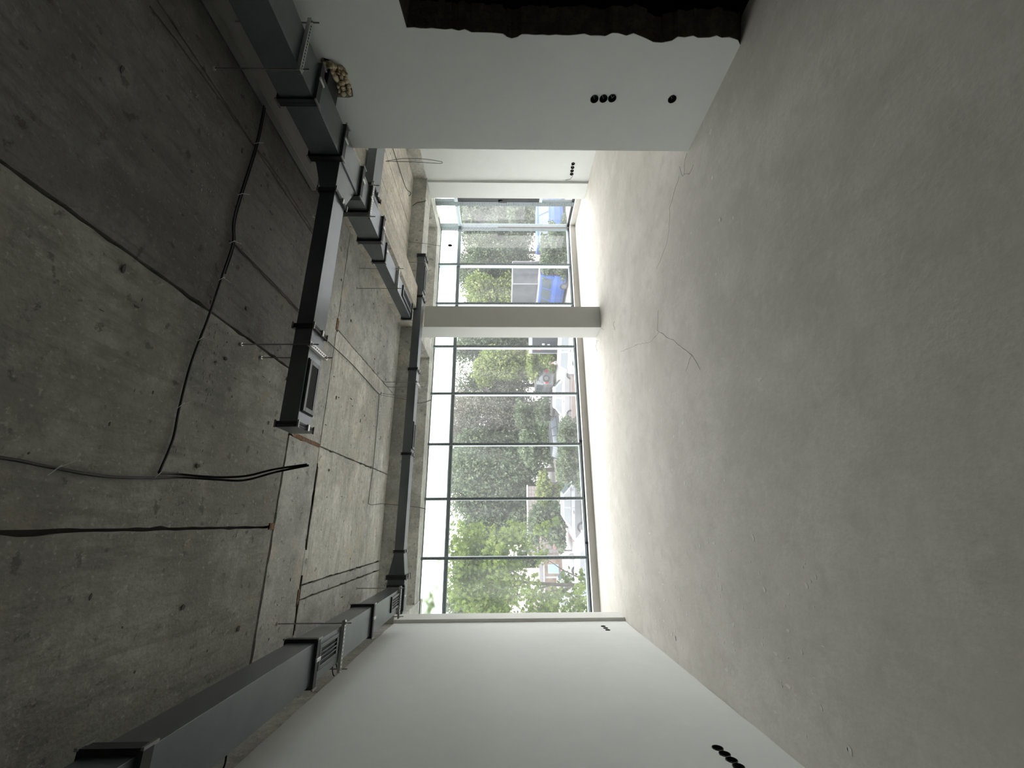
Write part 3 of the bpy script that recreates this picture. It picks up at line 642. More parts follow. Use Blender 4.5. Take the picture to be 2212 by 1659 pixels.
L_grey = leafmat('leaf_grey', (.03, .03, .025), (.13, .13, .105), (.30, .30, .24))
L_maple = leafmat('leaf_maple', (.018, .035, .014), (.085, .125, .035), (.24, .29, .09))
L_straw = leafmat('straw', (.35, .28, .14), (.5, .4, .2), (.6, .5, .3))
M_bark = mat('bark', (.05, .042, .036), .95, noise=[(20, .4, .6, (.09, .08, .07), .7, (1, 1, .2))])
M_barkg = mat('pale_bark', (.14, .125, .11), .95)
def crown_mesh(name, blobs, n, s, mats, star=False, flat=.6):
    """leaf cards scattered through ellipsoid blobs (cx,cy,cz,rx,ry,rz)"""
    vol = np.array([b[3] * b[4] * b[5] for b in blobs]) ** .75; pick = rng.choice(len(blobs), n, p=vol / vol.sum()); B = np.array(blobs)[pick]
    d = rng.normal(size=(n, 3)); d /= np.linalg.norm(d, axis=1)[:, None]; r = rng.uniform(.0, 1, n) ** .45
    lump = 1 + .22 * np.sin(d[:, 0] * 5 + pick) * np.cos(d[:, 2] * 6 + pick * 2)
    P = B[:, :3] + d * B[:, 3:] * (r * lump)[:, None]
    u = rng.normal(size=(n, 3)); u[:, 2] -= .5; u /= np.linalg.norm(u, axis=1)[:, None]
    v = np.cross(u, rng.normal(size=(n, 3))); v /= np.linalg.norm(v, axis=1)[:, None]
    sz = s * rng.uniform(.6, 1.3, n)[:, None]
    if star: prof = [(0, -1), (.35, -.45), (1, -.35), (.55, .1), (.75, .7), (.2, .45), (0, 1.15), (-.2, .45), (-.75, .7), (-.55, .1), (-1, -.35), (-.35, -.45)]
    else: prof = [(0, -1), (flat, 0), (0, 1), (-flat, 0)]
    k = len(prof); V = np.empty((n, k, 3))
    for i, (a, b) in enumerate(prof): V[:, i] = P + v * sz * a * .6 + u * sz * b * .6
    me = bpy.data.meshes.new(name); me.vertices.add(n * k); me.vertices.foreach_set('co', V.reshape(-1)); me.loops.add(n * k); me.loops.foreach_set('vertex_index', np.arange(n * k)); me.polygons.add(n)
    me.polygons.foreach_set('loop_start', np.arange(n) * k); me.polygons.foreach_set('loop_total', np.full(n, k)); me.materials.append(mats); me.update(calc_edges=True)
    return me
def blobs_for(w, h, z0, k, seed):
    r_ = random.Random(seed); out = []
    for i in range(k):
        a = r_.uniform(0, 2 * PI); q = r_.uniform(.1, .62); zz = z0 + h * r_.uniform(.12, .86); ta = 1 - .45 * abs((zz - z0) / h - .45)
        out.append((w * q * math.cos(a) * ta, w * q * math.sin(a) * ta * .8, zz, w * r_.uniform(.28, .5), w * r_.uniform(.28, .45), h * r_.uniform(.12, .22)))
    return out
def trunk_mesh(h, r, seed, m, nb=6, reach=2.0, spread=.55):
    r_ = random.Random(seed); mb = MB(); top = Vector((r_.uniform(-.4, .4), r_.uniform(-.4, .4), h))
    pts = [Vector((0, 0, 0)), Vector((.05, 0, h * .3)), top * .65, top]; mb.tube(pts, [r, r * .8, r * .5, r * .12], 8)
    for i in range(nb):
        t = r_.uniform(.3, .9); b = top * t; a = r_.uniform(0, 2 * PI); L = reach * r_.uniform(.6, 1.1)
        e1 = b + Vector((math.cos(a) * L * .5, math.sin(a) * L * .5, L * spread * .6)); e2 = b + Vector((math.cos(a + .3) * L, math.sin(a + .3) * L, L * spread * 1.3))
        mb.tube([b, e1, e2], [r * .4, r * .22, r * .05], 5)
        for s_ in range(3):
            a3_ = a + r_.uniform(-1, 1); mb.tube([e1, e1 + Vector((math.cos(a3_) * L * .4, math.sin(a3_) * L * .4, L * .4))], [r * .15, r * .03], 4)
    return mb
PROTO = {}
def tree(kind, loc, sc, label, grp='trees beyond the parked cars', rz=None):
    specs = dict(green=(3.4, 9.5, 1.2, 30, 17000, .27, L_dark), yellow=(3.0, 8.2, .6, 24, 15000, .26, L_yel), grey=(3.6, 9.8, 1.5, 28, 9500, .21, L_grey), wispy=(3.0, 9.4, 1.6, 26, 8500, .23, L_dark), bush=(2.2, 2.6, .0, 12, 7000, .18, L_dark), bushy=(1.7, 1.9, .0, 10, 5000, .16, L_yel))
    w, h, z0, k, n, s, lm = specs[kind]
    if kind not in PROTO:
        cm = crown_mesh('crown', blobs_for(w, h, z0, k, hash(kind) % 1 + len(kind)), n, s, lm)
        tb = trunk_mesh((z0 + h) * .93 if kind in ('grey', 'wispy') else (z0 + h) * .75, .2 if kind[:4] != 'bush' else .05, len(kind), M_bark, 34 if kind in ('grey', 'wispy') else 8, w * .85)
        tm = bpy.data.meshes.new('trunk'); tm.from_pydata([tuple(v) for v in tb.v], [], tb.f); tm.materials.append(M_barkg if kind == 'grey' else M_bark); fixn(tm)
        PROTO[kind] = (cm, tm)
    cm, tm = PROTO[kind]
    e_ = bpy.data.objects.new('tree' if kind[:4] != 'bush' else 'bush', None); COL.objects.link(e_); e_.location = loc; e_.scale = (sc, sc, sc * random.uniform(.95, 1.05)); e_.rotation_euler.z = random.uniform(0, 6) if rz is None else rz
    tag(e_, label, 'tree' if kind[:4] != 'bush' else 'bush', grp if kind[:4] != 'bush' else 'bushes at the car park edge')
    c = bpy.data.objects.new('crown', cm); COL.objects.link(c); c.parent = e_; c['kind'] = 'stuff'
    t_ = bpy.data.objects.new('trunk', tm); COL.objects.link(t_); t_.parent = e_
def gp(y, Y): p = at_y(1090, y, Y); return p.x
TR = [  # pixel row, depth, kind, scale, label
 (440, 46, 'green', 1.12, 'dense green tree seen through the side window'),
 (500, 47, 'green', 1.1, 'dense green tree above the blue truck'),
 (545, 44, 'wispy', 1.05, 'pale wispy tree in the middle of the side bay view'),
 (590, 48, 'green', 1.15, 'dark green tree left of the blue truck'),
 (640, 45, 'yellow', 1.2, 'yellow green tree above the blue van'),
 (690, 50, 'green', 1.15, 'green tree mostly hidden behind the column'),
 (745, 46, 'green', 1.1, 'green tree just left of the column'),
 (790, 42, 'yellow', .98, 'bright yellow green tree above the silver off-roader'),
 (832, 47, 'wispy', 1.12, 'sparse grey green tree between two mullions'),
 (880, 44, 'grey', 1.1, 'bare greyish tree above the white saloon car'),
 (925, 47, 'grey', 1.12, 'greyish tangled tree above the dark estate car'),
 (970, 45, 'green', 1.05, 'green tree behind the third mullion from the left'),
 (1015, 42, 'green', 1.05, 'dark leafy tree left of the third mullion'),
 (1060, 46, 'wispy', 1.15, 'loose green tree above the concrete garage wall'),
 (1110, 44, 'green', 1.0, 'green tree behind the top of the maple'),
 (1160, 50, 'yellow', 1.2, 'light green tree behind the maple crown'),
 (1215, 46, 'green', 1.0, 'dark tree behind the left part of the maple'),
 (1275, 48, 'wispy', 1.1, 'sparse tree at the far left of the view'),
 (1330, 50, 'green', 1.1, 'tree at the left edge of the window view')]
for yy, Y, k, s_, lb in TR: tree(k, (gp(yy, Y), Y, ZG), s_, lb)
for yy, Y, k, s_, lb in [(470, 60, 'green', 1.0, 'tall background tree right behind the side window trees'), (560, 62, 'green', 1.05, 'tall background tree behind the side bay'), (655, 62, 'green', 1.0, 'tall background tree above the cargo truck'), (770, 62, 'green', .95, 'tall background tree behind the yellow green one'), (870, 62, 'grey', 1.15, 'tall greyish background tree in mid view'), (960, 62, 'green', .95, 'tall background tree behind the third mullion'), (1050, 60, 'green', .95, 'tall background tree above the garage wall'), (1140, 64, 'green', .95, 'tall background tree behind the maple top')]:
    tree(k, (gp(yy, Y), Y, ZG), s_, lb, 'tall background trees')
for yy, Y, k, s_, lb in [(500, 24.5, 'bush', .75, 'leafy bush before the blue truck'), (540, 26, 'bush', .95, 'wide green bush between blue truck and blue van'), (572, 27, 'bush', .85, 'green bush right of the blue van'), (940, 24, 'bush', .72, 'bush at the left end of the red barrier'), (985, 23, 'bush', .80, 'round dark bush below the third mullion'), (1015, 24, 'bush', .85, 'dark bush in front of the half hidden car'), (760, 36, 'bushy', 1.2, 'low shrub beside the person'), (1140, 33, 'bush', 1.3, 'bush behind the striped barriers'), (960, 36, 'bush', 1.5, 'tall bush behind the dark estate car'), (900, 40, 'bush', 1.6, 'bush behind the white saloon'), (780, 37, 'bushy', 1.6, 'straw coloured shrub beside the off-roader'), (1060, 36, 'bushy', 1.3, 'yellowish shrub at the foot of the grey post'), (690, 40, 'bush', 1.8, 'shrub behind the column'), (450, 38, 'bush', 1.9, 'shrub behind the blue truck')]:
    tree(k, (gp(yy, Y), Y, ZG), s_, lb)
# maple close to the building
mp_c = at_y(1110, 1240, 13.5)
ma = bpy.data.objects.new('maple_tree', None); COL.objects.link(ma); ma.location = (mp_c.x - .5, 13.8, ZG); ma['_w'] = tuple(ma.location); tag(ma, 'bright green maple with star shaped leaves close outside the left windows', 'tree')
def rel(x, y, Y): p = at_y(x, y, Y); return (p.x - ma.location.x, p.y - ma.location.y, p.z - ma.location.z)
bl = []
for (x, y, r) in [(1000, 1150, .55), (1040, 1175, .75), (1010, 1210, .7), (1080, 1200, .75), (1050, 1240, .85), (990, 1250, .6), (1100, 1250, .7), (1010, 1290, .8), (1080, 1300, .9), (1130, 1180, .5), (1150, 1290, .6), (1170, 1200, .35), (1200, 1320, .6), (1240, 1290, .45), (1260, 1325, .6), (1180, 1330, .7), (1040, 1340, .9), (980, 1190, .5), (1225, 1250, .32), (1255, 1240, .25), (1105, 1150, .4), (1210, 1285, .4)]:
    c = rel(x, y, 13.5 + random.uniform(-.9, .9)); bl.append((*c, r, r * .9, r * .75))
cm = crown_mesh('maple_crown', bl, 5200, .115, L_maple, star=True)
c = bpy.data.objects.new('crown', cm); COL.objects.link(c); c.parent = ma; c['kind'] = 'stuff'
bl2 = [(*rel(x, y, 11.6), r, r, r * .7) for x, y, r in [(1180, 1140, .22), (1160, 1150, .18), (1200, 1125, .15), (1255, 1270, .25), (1130, 1140, .15), (930, 1290, .35), (945, 1215, .2), (925, 1320, .3)]]
c = bpy.data.objects.new('lower_twigs', crown_mesh('maple_twigs', bl2, 330, .11, L_maple, star=True)); COL.objects.link(c); c.parent = ma; c['kind'] = 'stuff'
tb = MB(); tb.tube([(0, 0, 0), (.1, 0, 1.8), (.15, .1, 3.4), (.3, 0, 5.2), (.5, .1, 6.6)], [.085, .07, .05, .03, .012], 8)
for x, y in [(1000, 1150), (1040, 1175), (1010, 1290), (1080, 1300), (1150, 1290), (1240, 1290), (1170, 1200), (990, 1250)]:
    e1 = Vector(rel(x, y, 13.5)); b0 = Vector((.15, .1, max(1.5, e1.z - 1.6))); tb.tube([b0, (b0 + e1) / 2 + Vector((0, 0, .15)), e1], [.026, .016, .005], 6)
me = bpy.data.meshes.new('trunk'); me.from_pydata([tuple(v) for v in tb.v], [], tb.f); me.materials.append(M_bark); o = bpy.data.objects.new('trunk', me); COL.objects.link(o); o.parent = ma

# ------------------------------------------------------------------ vehicles
M_tyre = mat('tyre', (.03, .03, .03), .9); M_rim = mat('wheel_rim', (.12, .12, .125), .5, metal=.3)
M_win = mat('car_glass', (.05, .065, .075), .15, spec=.8); M_red = mat('tail_lamp', (.35, .02, .02), .4); M_lamp = mat('head_lamp', (.75, .76, .78), .2)
M_white = mat('white_paint', (.21, .215, .22), .35, spec=.3); M_silver = mat('silver_paint', (.15, .155, .165), .35, metal=.3, spec=.3); M_blue = mat('blue_paint', (.035, .075, .24), .4, spec=.3); M_blk = mat('black_paint', (.02, .022, .026), .45, spec=.2); M_plastic = mat('bumper_plastic', (.12, .12, .13), .7)
KINDS = {  # body profile (u,z fractions of L,H); cabin base u0,u1 ; roof u0,u1 ; belt height
 'sedan': ([(0, .32), (0, .50), (.03, .62), (.20, .64), (.80, .66), (.96, .62), (1, .52), (1, .32)], .24, .86, .38, .70, .63),
 'hatch': ([(0, .30), (0, .48), (.04, .58), (.26, .62), (.97, .63), (1, .55), (1, .30)], .24, .985, .38, .90, .61),
 'wagon': ([(0, .30), (0, .48), (.04, .58), (.24, .61), (.98, .62), (1, .52), (1, .30)], .24, .99, .36, .93, .60),
 'suv': ([(0, .30), (0, .52), (.03, .60), (.24, .62), (.985, .63), (1, .55), (1, .30)], .24, .985, .34, .955, .61),
 'van': ([(0, .20), (0, .42), (.04, .50), (.16, .54), (.995, .55), (1, .5), (1, .20)], .12, .997, .26, .985, .53)}
def car(label, c, hd, L, W_, H, paint, kind, grp=None, cat='car', name='car'):
    """c = ground point under the middle, hd = heading angle of the front"""
    prof, cb0, cb1, cr0, cr1, belt = KINDS[kind]
    t = thing(name, label, cat, (0, 0, 0), grp); t.location = c; t.rotation_euler.z = hd; t['_w'] = (0., 0., 0.)
    hw = W_ / 2; ux = lambda u: L / 2 - u * L          # u = 0 at the front, +x forward
    b = MB(); n = len(prof); rows = []
    for wf, zf in ((-1, .0), (-1, 1), (1, 1), (1, 0)): pass
    ys = [-hw * .93, -hw, -hw, -hw * .9, hw * .9, hw, hw, hw * .93]
    us = sorted(set([p[0] for p in prof]) | {.1, .3, .5, .7, .9})
    def top(u):
        q = [p for p in prof if True][1:-1]
        for a_, b_ in zip(q[:-1], q[1:]):
            if a_[0] <= u <= b_[0] and b_[0] > a_[0]: return a_[1] + (b_[1] - a_[1]) * (u - a_[0]) / (b_[0] - a_[0])
        return q[-1][1]
    zl = prof[0][1] * .5
    for u in us:
        tp = top(u); e_ = 1 if .03 < u < .97 else .9; z0 = zl * H
        rows.append([(ux(u), y * e_, z) for y, z in zip(ys, [z0, z0 + (tp * H - z0) * .25, z0 + (tp * H - z0) * .7, tp * H, tp * H, z0 + (tp * H - z0) * .7, z0 + (tp * H - z0) * .25, z0])])
    vs = [p for r in rows for p in r]; k = 8; fs = []
    for i in range(len(rows) - 1):
        for j in range(k): fs.append((i * k + j, i * k + (j + 1) % k, (i + 1) * k + (j + 1) % k, (i + 1) * k + j))
    fs += [tuple(range(k)), tuple(reversed(range((len(rows) - 1) * k, len(rows) * k)))]
    b.add(vs, fs); body = put('body', b, paint, t, bevel=.03)
    zb = belt * H; hb = hw * .92; hr = hw * .74; zr = H - .02
    A = [(ux(cb0), -hb, zb), (ux(cb1), -hb, zb), (ux(cb1), hb, zb), (ux(cb0), hb, zb)]; R_ = [(ux(cr0), -hr, zr), (ux(cr1), -hr, zr), (ux(cr1), hr, zr), (ux(cr0), hr, zr)]
    put('cabin', MB().hexa(A, R_), paint, t, bevel=.05)
    Av = [Vector(p) for p in A]; Rv = [Vector(p) for p in R_]
    def quad(p, q, r_, s_, off, a0, a1, b0, b1):
        def P(a, b_): lo = p.lerp(q, a); hi = s_.lerp(r_, a); return lo.lerp(hi, b_)
        N = (q - p).cross(s_ - p).normalized()
        if N.dot((p + r_) / 2 - Vector((0, 0, zb))) < 0: N = -N
        o1 = [P(a0, b0), P(a1, b0), P(a1, b1), P(a0, b1)]
        return [v - N * .01 for v in o1], [v + N * off for v in o1]
    splits = [(.06, .47), (.53, .92)] if kind in ('sedan', 'hatch') else [(.06, .34), (.37, .64), (.67, .93)]
    for s0, s1 in splits:
        put('side_window', MB().hexa(*quad(Av[0], Av[1], Rv[1], Rv[0], .012, s0, s1, .12, .84)), M_win, t)
        put('side_window', MB().hexa(*quad(Av[3], Av[2], Rv[2], Rv[3], .012, s0, s1, .12, .84)), M_win, t)
    put('windscreen', MB().hexa(*quad(Av[0], Av[3], Rv[3], Rv[0], .012, .08, .92, .1, .88)), M_win, t)
    put('rear_window', MB().hexa(*quad(Av[1], Av[2], Rv[2], Rv[1], .012, .1, .9, .15, .85)), M_win, t)
    wr_ = .31 if kind != 'van' else .33
    for fx in (.18, .80):
        for sy in (-1, 1):
            wm = MB(); wm.tube([(ux(fx), sy * (hw - .17), wr_), (ux(fx), sy * (hw + .01), wr_)], wr_, 18); w_ = put('wheel', wm, M_tyre, t)
            rm = MB(); rm.tube([(ux(fx), sy * (hw + .005), wr_), (ux(fx), sy * (hw + .02), wr_)], wr_ * .6, 12); put('rim', rm, M_rim, w_)
    for sy in (-1, 1):
        put('tail_light', MB().box(-L / 2 - .015, -L / 2 + .15, sy * hw * .62 - .14, sy * hw * .62 + .14 + (.02 if sy > 0 else 0), belt * H * .70, belt * H * .90), M_red, t, bevel=.01)
        put('headlight', MB().box(L / 2 - .15, L / 2 + .012, sy * hw * .62 - .15, sy * hw * .62 + .15, belt * H * .62, belt * H * .80), M_lamp, t, bevel=.01)
        put('mirror', MB().box(ux(cb0 + .06) - .06, ux(cb0 + .06) + .06, sy * (hw + .02), sy * (hw + .16), zb + .02, zb + .15), paint, t, bevel=.02)
    put('rear_bumper', MB().box(-L / 2 - .04, -L / 2 + .1, -hw * .9, hw * .9, zl * H, zl * H + .22), paint if kind != 'suv' else M_plastic, t, bevel=.02)
    put('front_bumper', MB().box(L / 2 - .1, L / 2 + .04, -hw * .9, hw * .9, zl * H, zl * H + .22), paint, t, bevel=.02)
    sm_ = MB(); sm_.box(ux(.54) - .005, ux(.54) + .005, -hw - .004, -hw + .01, zl * H + .05, zb - .03); sm_.box(ux(.54) - .005, ux(.54) + .005, hw - .01, hw + .004, zl * H + .05, zb - .03)
    put('door_seam', sm_, M_plastic, t)
    for sy in (-1, 1): put('door_handle', MB().box(ux(.6) - .08, ux(.6) + .08, sy * hw - .015, sy * hw + .015, zb - .12, zb - .08), M_plastic, t)
    return t
gpnt = lambda x, y, h: (lambda p: (p.x, p.y, ZG))(at_z(x, y, ZG + h))
# white saloon, side on, its tail towards the left
s0 = Vector(gpnt(1196, 792, 1.42)); s1 = Vector(gpnt(1196, 914, 1.42)); hdg = math.atan2(s0.y - s1.y, s0.x - s1.x)
A_ = car('white saloon car parked side-on behind the red barrier', tuple((s0 + s1) / 2), hdg, 4.45, 1.75, 1.46, M_white, 'sedan')
sv = car('silver off-roader with a spare wheel on its back, behind the white saloon', gpnt(1158, 830, 1.8), hdg + PI / 2 + .35, 4.3, 1.8, 1.95, M_silver, 'suv')
spw = MB(); spw.tube([(-2.16, .25, 1.0), (-2.36, .25, 1.0)], .33, 18); k_ = put('spare_wheel', spw, M_tyre, sv); hb_ = MB(); hb_.tube([(-2.36, .25, 1.0), (-2.38, .25, 1.0)], .2, 12); put('wheel_cover', hb_, M_rim, k_)
car('dark estate car parked behind the tail of the white saloon', gpnt(1186, 935, 1.5), hdg + .9, 4.4, 1.75, 1.5, M_blk, 'wagon')
car('white hatchback beside the person, left of the column', gpnt(1208, 738, 1.42), hdg - .35, 4.0, 1.7, 1.46, M_white, 'hatch')
car('old white compact car at the far left, half behind maple leaves', gpnt(1206, 1268, 1.4), hdg + .15, 3.9, 1.65, 1.46, M_white, 'hatch')
car('white car nearest the building, only its roof showing above the sill at left', gpnt(1246, 1200, 1.4), hdg - .05, 4.2, 1.7, 1.44, M_white, 'hatch')
car('pale grey saloon half hidden by leaves below the garage wall', gpnt(1213, 1085, 1.42), hdg + .1, 4.4, 1.75, 1.44, M_silver, 'sedan')
# blue van
bv_ = car('blue van seen from behind with two dark rear windows, right of the column', gpnt(1163, 628, 2.2), hdg + PI / 2 + .55, 4.9, 1.95, 2.25, M_blue, 'van', cat='van', name='van')
put('roof_edge', MB().box(-2.42, 2.3, -.7, .7, 2.23, 2.27), M_white, bv_)
for sy in (-.42, .42): put('rear_window', MB().box(-2.49, -2.40, sy - .33, sy + .33, 1.2, 1.85), M_win, bv_)
bt = car('blue panel van seen through the side window behind the bush', gpnt(1160, 478, 2.3), hdg + .2, 5.4, 2.0, 2.4, M_blue, 'van', cat='van', name='van')
def truck(label, c, hd, L, W_, H, boxm, cabm, cabH=2.4):
    t = thing('truck', label, 'truck', (0, 0, 0)); t.location = c; t.rotation_euler.z = hd; t['_w'] = (0., 0., 0.); hw = W_ / 2
    put('cargo_box', MB().box(-L / 2, L / 2 - 1.9, -hw, hw, .95, H), boxm, t, bevel=.02)
    fr = MB(); fr.box(-L / 2 - .02, L / 2 - 1.88, -hw - .02, hw + .02, H - .04, H + .02); fr.box(-L / 2 - .02, -L / 2 + .03, -hw - .02, -hw + .04, .95, H); fr.box(-L / 2 - .02, -L / 2 + .03, hw - .04, hw + .02, .95, H)
    put('box_rim', fr, M_silver, t)
    cx0 = L / 2 - 1.8
    cb_ = put('cab', MB().hexa([(cx0, -hw * .92, .5), (L / 2, -hw * .92, .5), (L / 2, hw * .92, .5), (cx0, hw * .92, .5)], [(cx0, -hw * .85, cabH), (L / 2 - .45, -hw * .85, cabH), (L / 2 - .45, hw * .85, cabH), (cx0, hw * .85, cabH)]), cabm, t, bevel=.06)
    for sy in (-1, 1): put('side_window', MB().box(cx0 + .35, L / 2 - .55, sy * hw * .885 - .03, sy * hw * .885 + .03, cabH * .6, cabH * .88), M_win, t)
    put('windscreen', MB().hexa([(L / 2 - .19, -hw * .8, cabH * .6), (L / 2 - .16, -hw * .8, cabH * .6), (L / 2 - .16, hw * .8, cabH * .6), (L / 2 - .19, hw * .8, cabH * .6)], [(L / 2 - .41, -hw * .76, cabH * .93), (L / 2 - .37, -hw * .76, cabH * .93), (L / 2 - .37, hw * .76, cabH * .93), (L / 2 - .41, hw * .76, cabH * .93)]), M_win, t)
    put('chassis', MB().box(-L / 2, L / 2 - .3, -.45, .45, .5, .95), M_plastic, t)
    for fx in (-L / 2 + .9, L / 2 - .8):
        for sy in (-1, 1):
            wm = MB(); wm.tube([(fx, sy * (hw - .28), .42), (fx, sy * hw * .99, .42)], .42, 18); w_ = put('wheel', wm, M_tyre, t); rm = MB(); rm.tube([(fx, sy * (hw - .02), .42), (fx, sy * (hw + .01), .42)], .22, 12); put('rim', rm, M_rim, w_)
    for sy in (-1, 1): put('tail_light', MB().box(-L / 2 - .04, -L / 2, sy * hw * .75 - .14, sy * hw * .75 + .14, .7, .85), M_red, t)
    return t
M_tarp = mat('dark_tarpaulin', (.028, .03, .036), .8, noise=[(2, .4, .6, (.045, .048, .055), .7)])
p = at_y(1110, 642, 33); truck('truck with a tall dark box body behind the blue van', (p.x, p.y, ZG), hdg + PI / 2 + .4, 7.0, 2.3, 4.35, M_tarp, M_white, 2.6)
p = at_y(1150, 736, 31); tk = truck('truck with a black rear panel and red marks beside the column', (p.x, p.y, ZG), PI + hdg + 1.5 - PI, 6.0, 2.1, 2.95, M_blk, M_white, 2.3)
tl_ = MB(); tl_.box(-3.03, -3.0, .5, .8, 2.3, 2.6); put('red_mark', tl_, M_red, tk); tl_ = MB(); tl_.box(-3.03, -3.0, .35, .55, 1.6, 1.8); tl_.box(-3.03, -3.0, .3, .7, 2.0, 2.2); put('white_mark', tl_, M_white, tk)
# red and white barrier in front of the white saloon
ba, bb = at_z(1253, 795, ZG), at_z(1256, 916, ZG); dv = (bb - ba); Lb = dv.length; ang = math.atan2(dv.y, dv.x)
br = thing('road_barrier', 'low red barrier with a brown top and white reflective squares before the white saloon', 'barrier', tuple(ba)); br.rotation_euler.z = ang; br['_w'] = (0., 0., 0.)
put('red_board', MB().box(0, Lb, -.04, .04, .05, .32), mat('red_board', (.30, .05, .055), .5), br)
put('brown_board', MB().box(0, Lb, -.06, .06, .32, .62), mat('brown_board', (.13, .10, .092), .8), br)
rf_ = MB()
for q in (.38, .47, .52, .60, .66): rf_.box(Lb * q, Lb * q + .12, -.05, .05, .12, .26)
put('reflector', rf_, M_white, br)
for q in (.02, .5, .98): put('leg', MB().box(Lb * q - .04, Lb * q + .04, -.2, .2, 0, .06), M_plastic, br)
# striped trestle barriers
M_str = mat('red_stripe', (.35, .06, .06), .5)
ts = thing('striped_barrier', 'red and white striped trestle barrier in front of the garage wall', 'barrier', tuple(at_z(1222, 1150, ZG)))
def strip(p0, p1, w, par, name):
    a, b = MB(), MB(); p0, p1 = Vector(p0), Vector(p1); n = 12
    for k in range(n):
        (a if k % 2 else b).tube([p0.lerp(p1, k / n), p0.lerp(p1, (k + 1) / n)], w, 5)
    r_ = put(name, a, M_str, par); put('white_bands', b, M_white, r_)
w0 = at_z(1222, 1112, ZG); w1_ = at_z(1222, 1182, ZG)
for f in (.0, .52, 1.0):
    q = w0.lerp(w1_, f); strip((q.x - .1, q.y, ZG), (q.x - .1, q.y, ZG + .35 + .5 * f + .2), .045, ts, 'post')
strip((w0.x, w0.y, ZG + .75), (w1_.x, w1_.y, ZG + .95), .045, ts, 'rail'); strip((w0.x, w0.y, ZG + .4), (w1_.x, w1_.y, ZG + .12), .04, ts, 'rail')
# garage wall of concrete blocks
M_block = mat('pinkish_block', (.20, .175, .165), .9, noise=[(.6, .4, .6, (.15, .135, .13), .7), (12, .4, .7, (.24, .21, .2), .5)])
g0 = at_y(1140, 1205, 41); g1 = at_y(1140, 1050, 41); gw = thing('garage_wall', 'pale pinkish block wall of a low garage behind the striped barrier', 'wall', (g0.x, 41, ZG))
put('core', MB().box(g0.x, g1.x, 41.08, 41.4, ZG, -.7), M_block, gw)
rows_ = 9; cols = 17; cw = (g1.x - g0.x) / cols; rh = (-.7 - ZG) / rows_
base = None
for r_ in range(rows_):
    for c_ in range(cols):
        x0 = g0.x + c_ * cw + (cw / 2 if r_ % 2 else 0) - (cw / 2 if r_ % 2 else 0); z0 = ZG + r_ * rh
        if base is None:
            base = put('block', MB().box(.012, cw - .012, -.08, .02, .012, rh - .012), M_block, None); base.parent = gw; base.location = (x0 - g0.x, .08, z0 - ZG)
        else:
            o = base.copy(); COL.objects.link(o); o.parent = gw; o.location = (x0 - g0.x, .08 - random.uniform(0, .015), z0 - ZG)
put('coping', MB().box(g0.x - .1, g1.x + .1, 40.9, 41.5, -.7, -.58), M_kerb, gw)
# porch building at the left
pb = at_y(1165, 1268, 37); pf = thing('porch', 'white porch with grey beam and posts behind the old compact car', 'building', (pb.x, 37, ZG))
put('beam', MB().box(pb.x - 3.6, pb.x + 1.9, 36.8, 37.0, -1.55, -1.33), mat('grey_beam', (.13, .13, .14), .6), pf)
put('fascia', MB().box(pb.x - 3.6, pb.x + 1.9, 36.78, 36.8, -1.72, -1.58), M_white, pf)
put('upper_wall', MB().box(pb.x - 3.6, pb.x + 1.4, 37.0, 37.3, -1.33, 1.2), mat('cream_wall', (.24, .215, .205), .9), pf)
put('back_wall', MB().box(pb.x - 3.6, pb.x + 1.9, 39, 39.2, ZG, -1.4), mat('brown_wall', (.15, .11, .085), .9, noise=[(1.5, .4, .6, (.24, .2, .17), .8)]), pf)
for q in (-1.55, -.55, .12, .72): put('post', MB().box(pb.x + q - .07, pb.x + q + .07, 36.9, 37.05, ZG, -1.72), M_white, pf)
put('blue_cloth', MB().box(pb.x + 1.0, pb.x + 1.7, 36.85, 36.92, -2.9, -2.0), mat('blue_cloth', (.18, .25, .33), .8), pf, bevel=.03)
# pale board and grey post
q = at_y(1112, 1190, 33); bd = thing('notice_board', 'pale blank board on a post among the maple leaves', 'board', (q.x, 33, ZG))
put('board', MB().prism([(q.x - .42, q.z - .30), (q.x + .42, q.z - .52), (q.x + .42, q.z + .50), (q.x - .30, q.z + .50), (q.x - .42, q.z + .32)], 32.95, 33.0, 'y'), mat('pale_board', (.24, .23, .20), .8), bd)
put('post', MB().box(q.x - .05, q.x + .05, 33.0, 33.08, ZG, q.z - .3), M_plastic, bd)
q = at_y(1190, 1043, 38); lp = MB(); lp.tube([(q.x, 38, ZG), (q.x, 38, q.z + .9)], .07, 8); tag(put('grey_post', lp, M_plastic), 'thin dark upright post left of the third mullion', 'post')
q = at_y(1118, 900, 78); rf = thing('far_house', 'pale house roof gable showing above the greyish trees', 'building', (q.x, 78, ZG))
q2 = at_y(985, 935, 78)
put('wall', MB().box(q2.x - 5, q2.x + 3, 78, 84, ZG, q2.z - 1.2), mat('house_wall', (.25, .24, .23), .9), rf)
put('roof', MB().prism([(q2.x - 5.5, q2.z - 1.2), (q2.x + 3.5, q2.z - 1.2), (q2.x - 1, q2.z + 1.2)], 77.6, 84.4, 'y'), mat('house_roof', (.12, .115, .12), .9), rf)

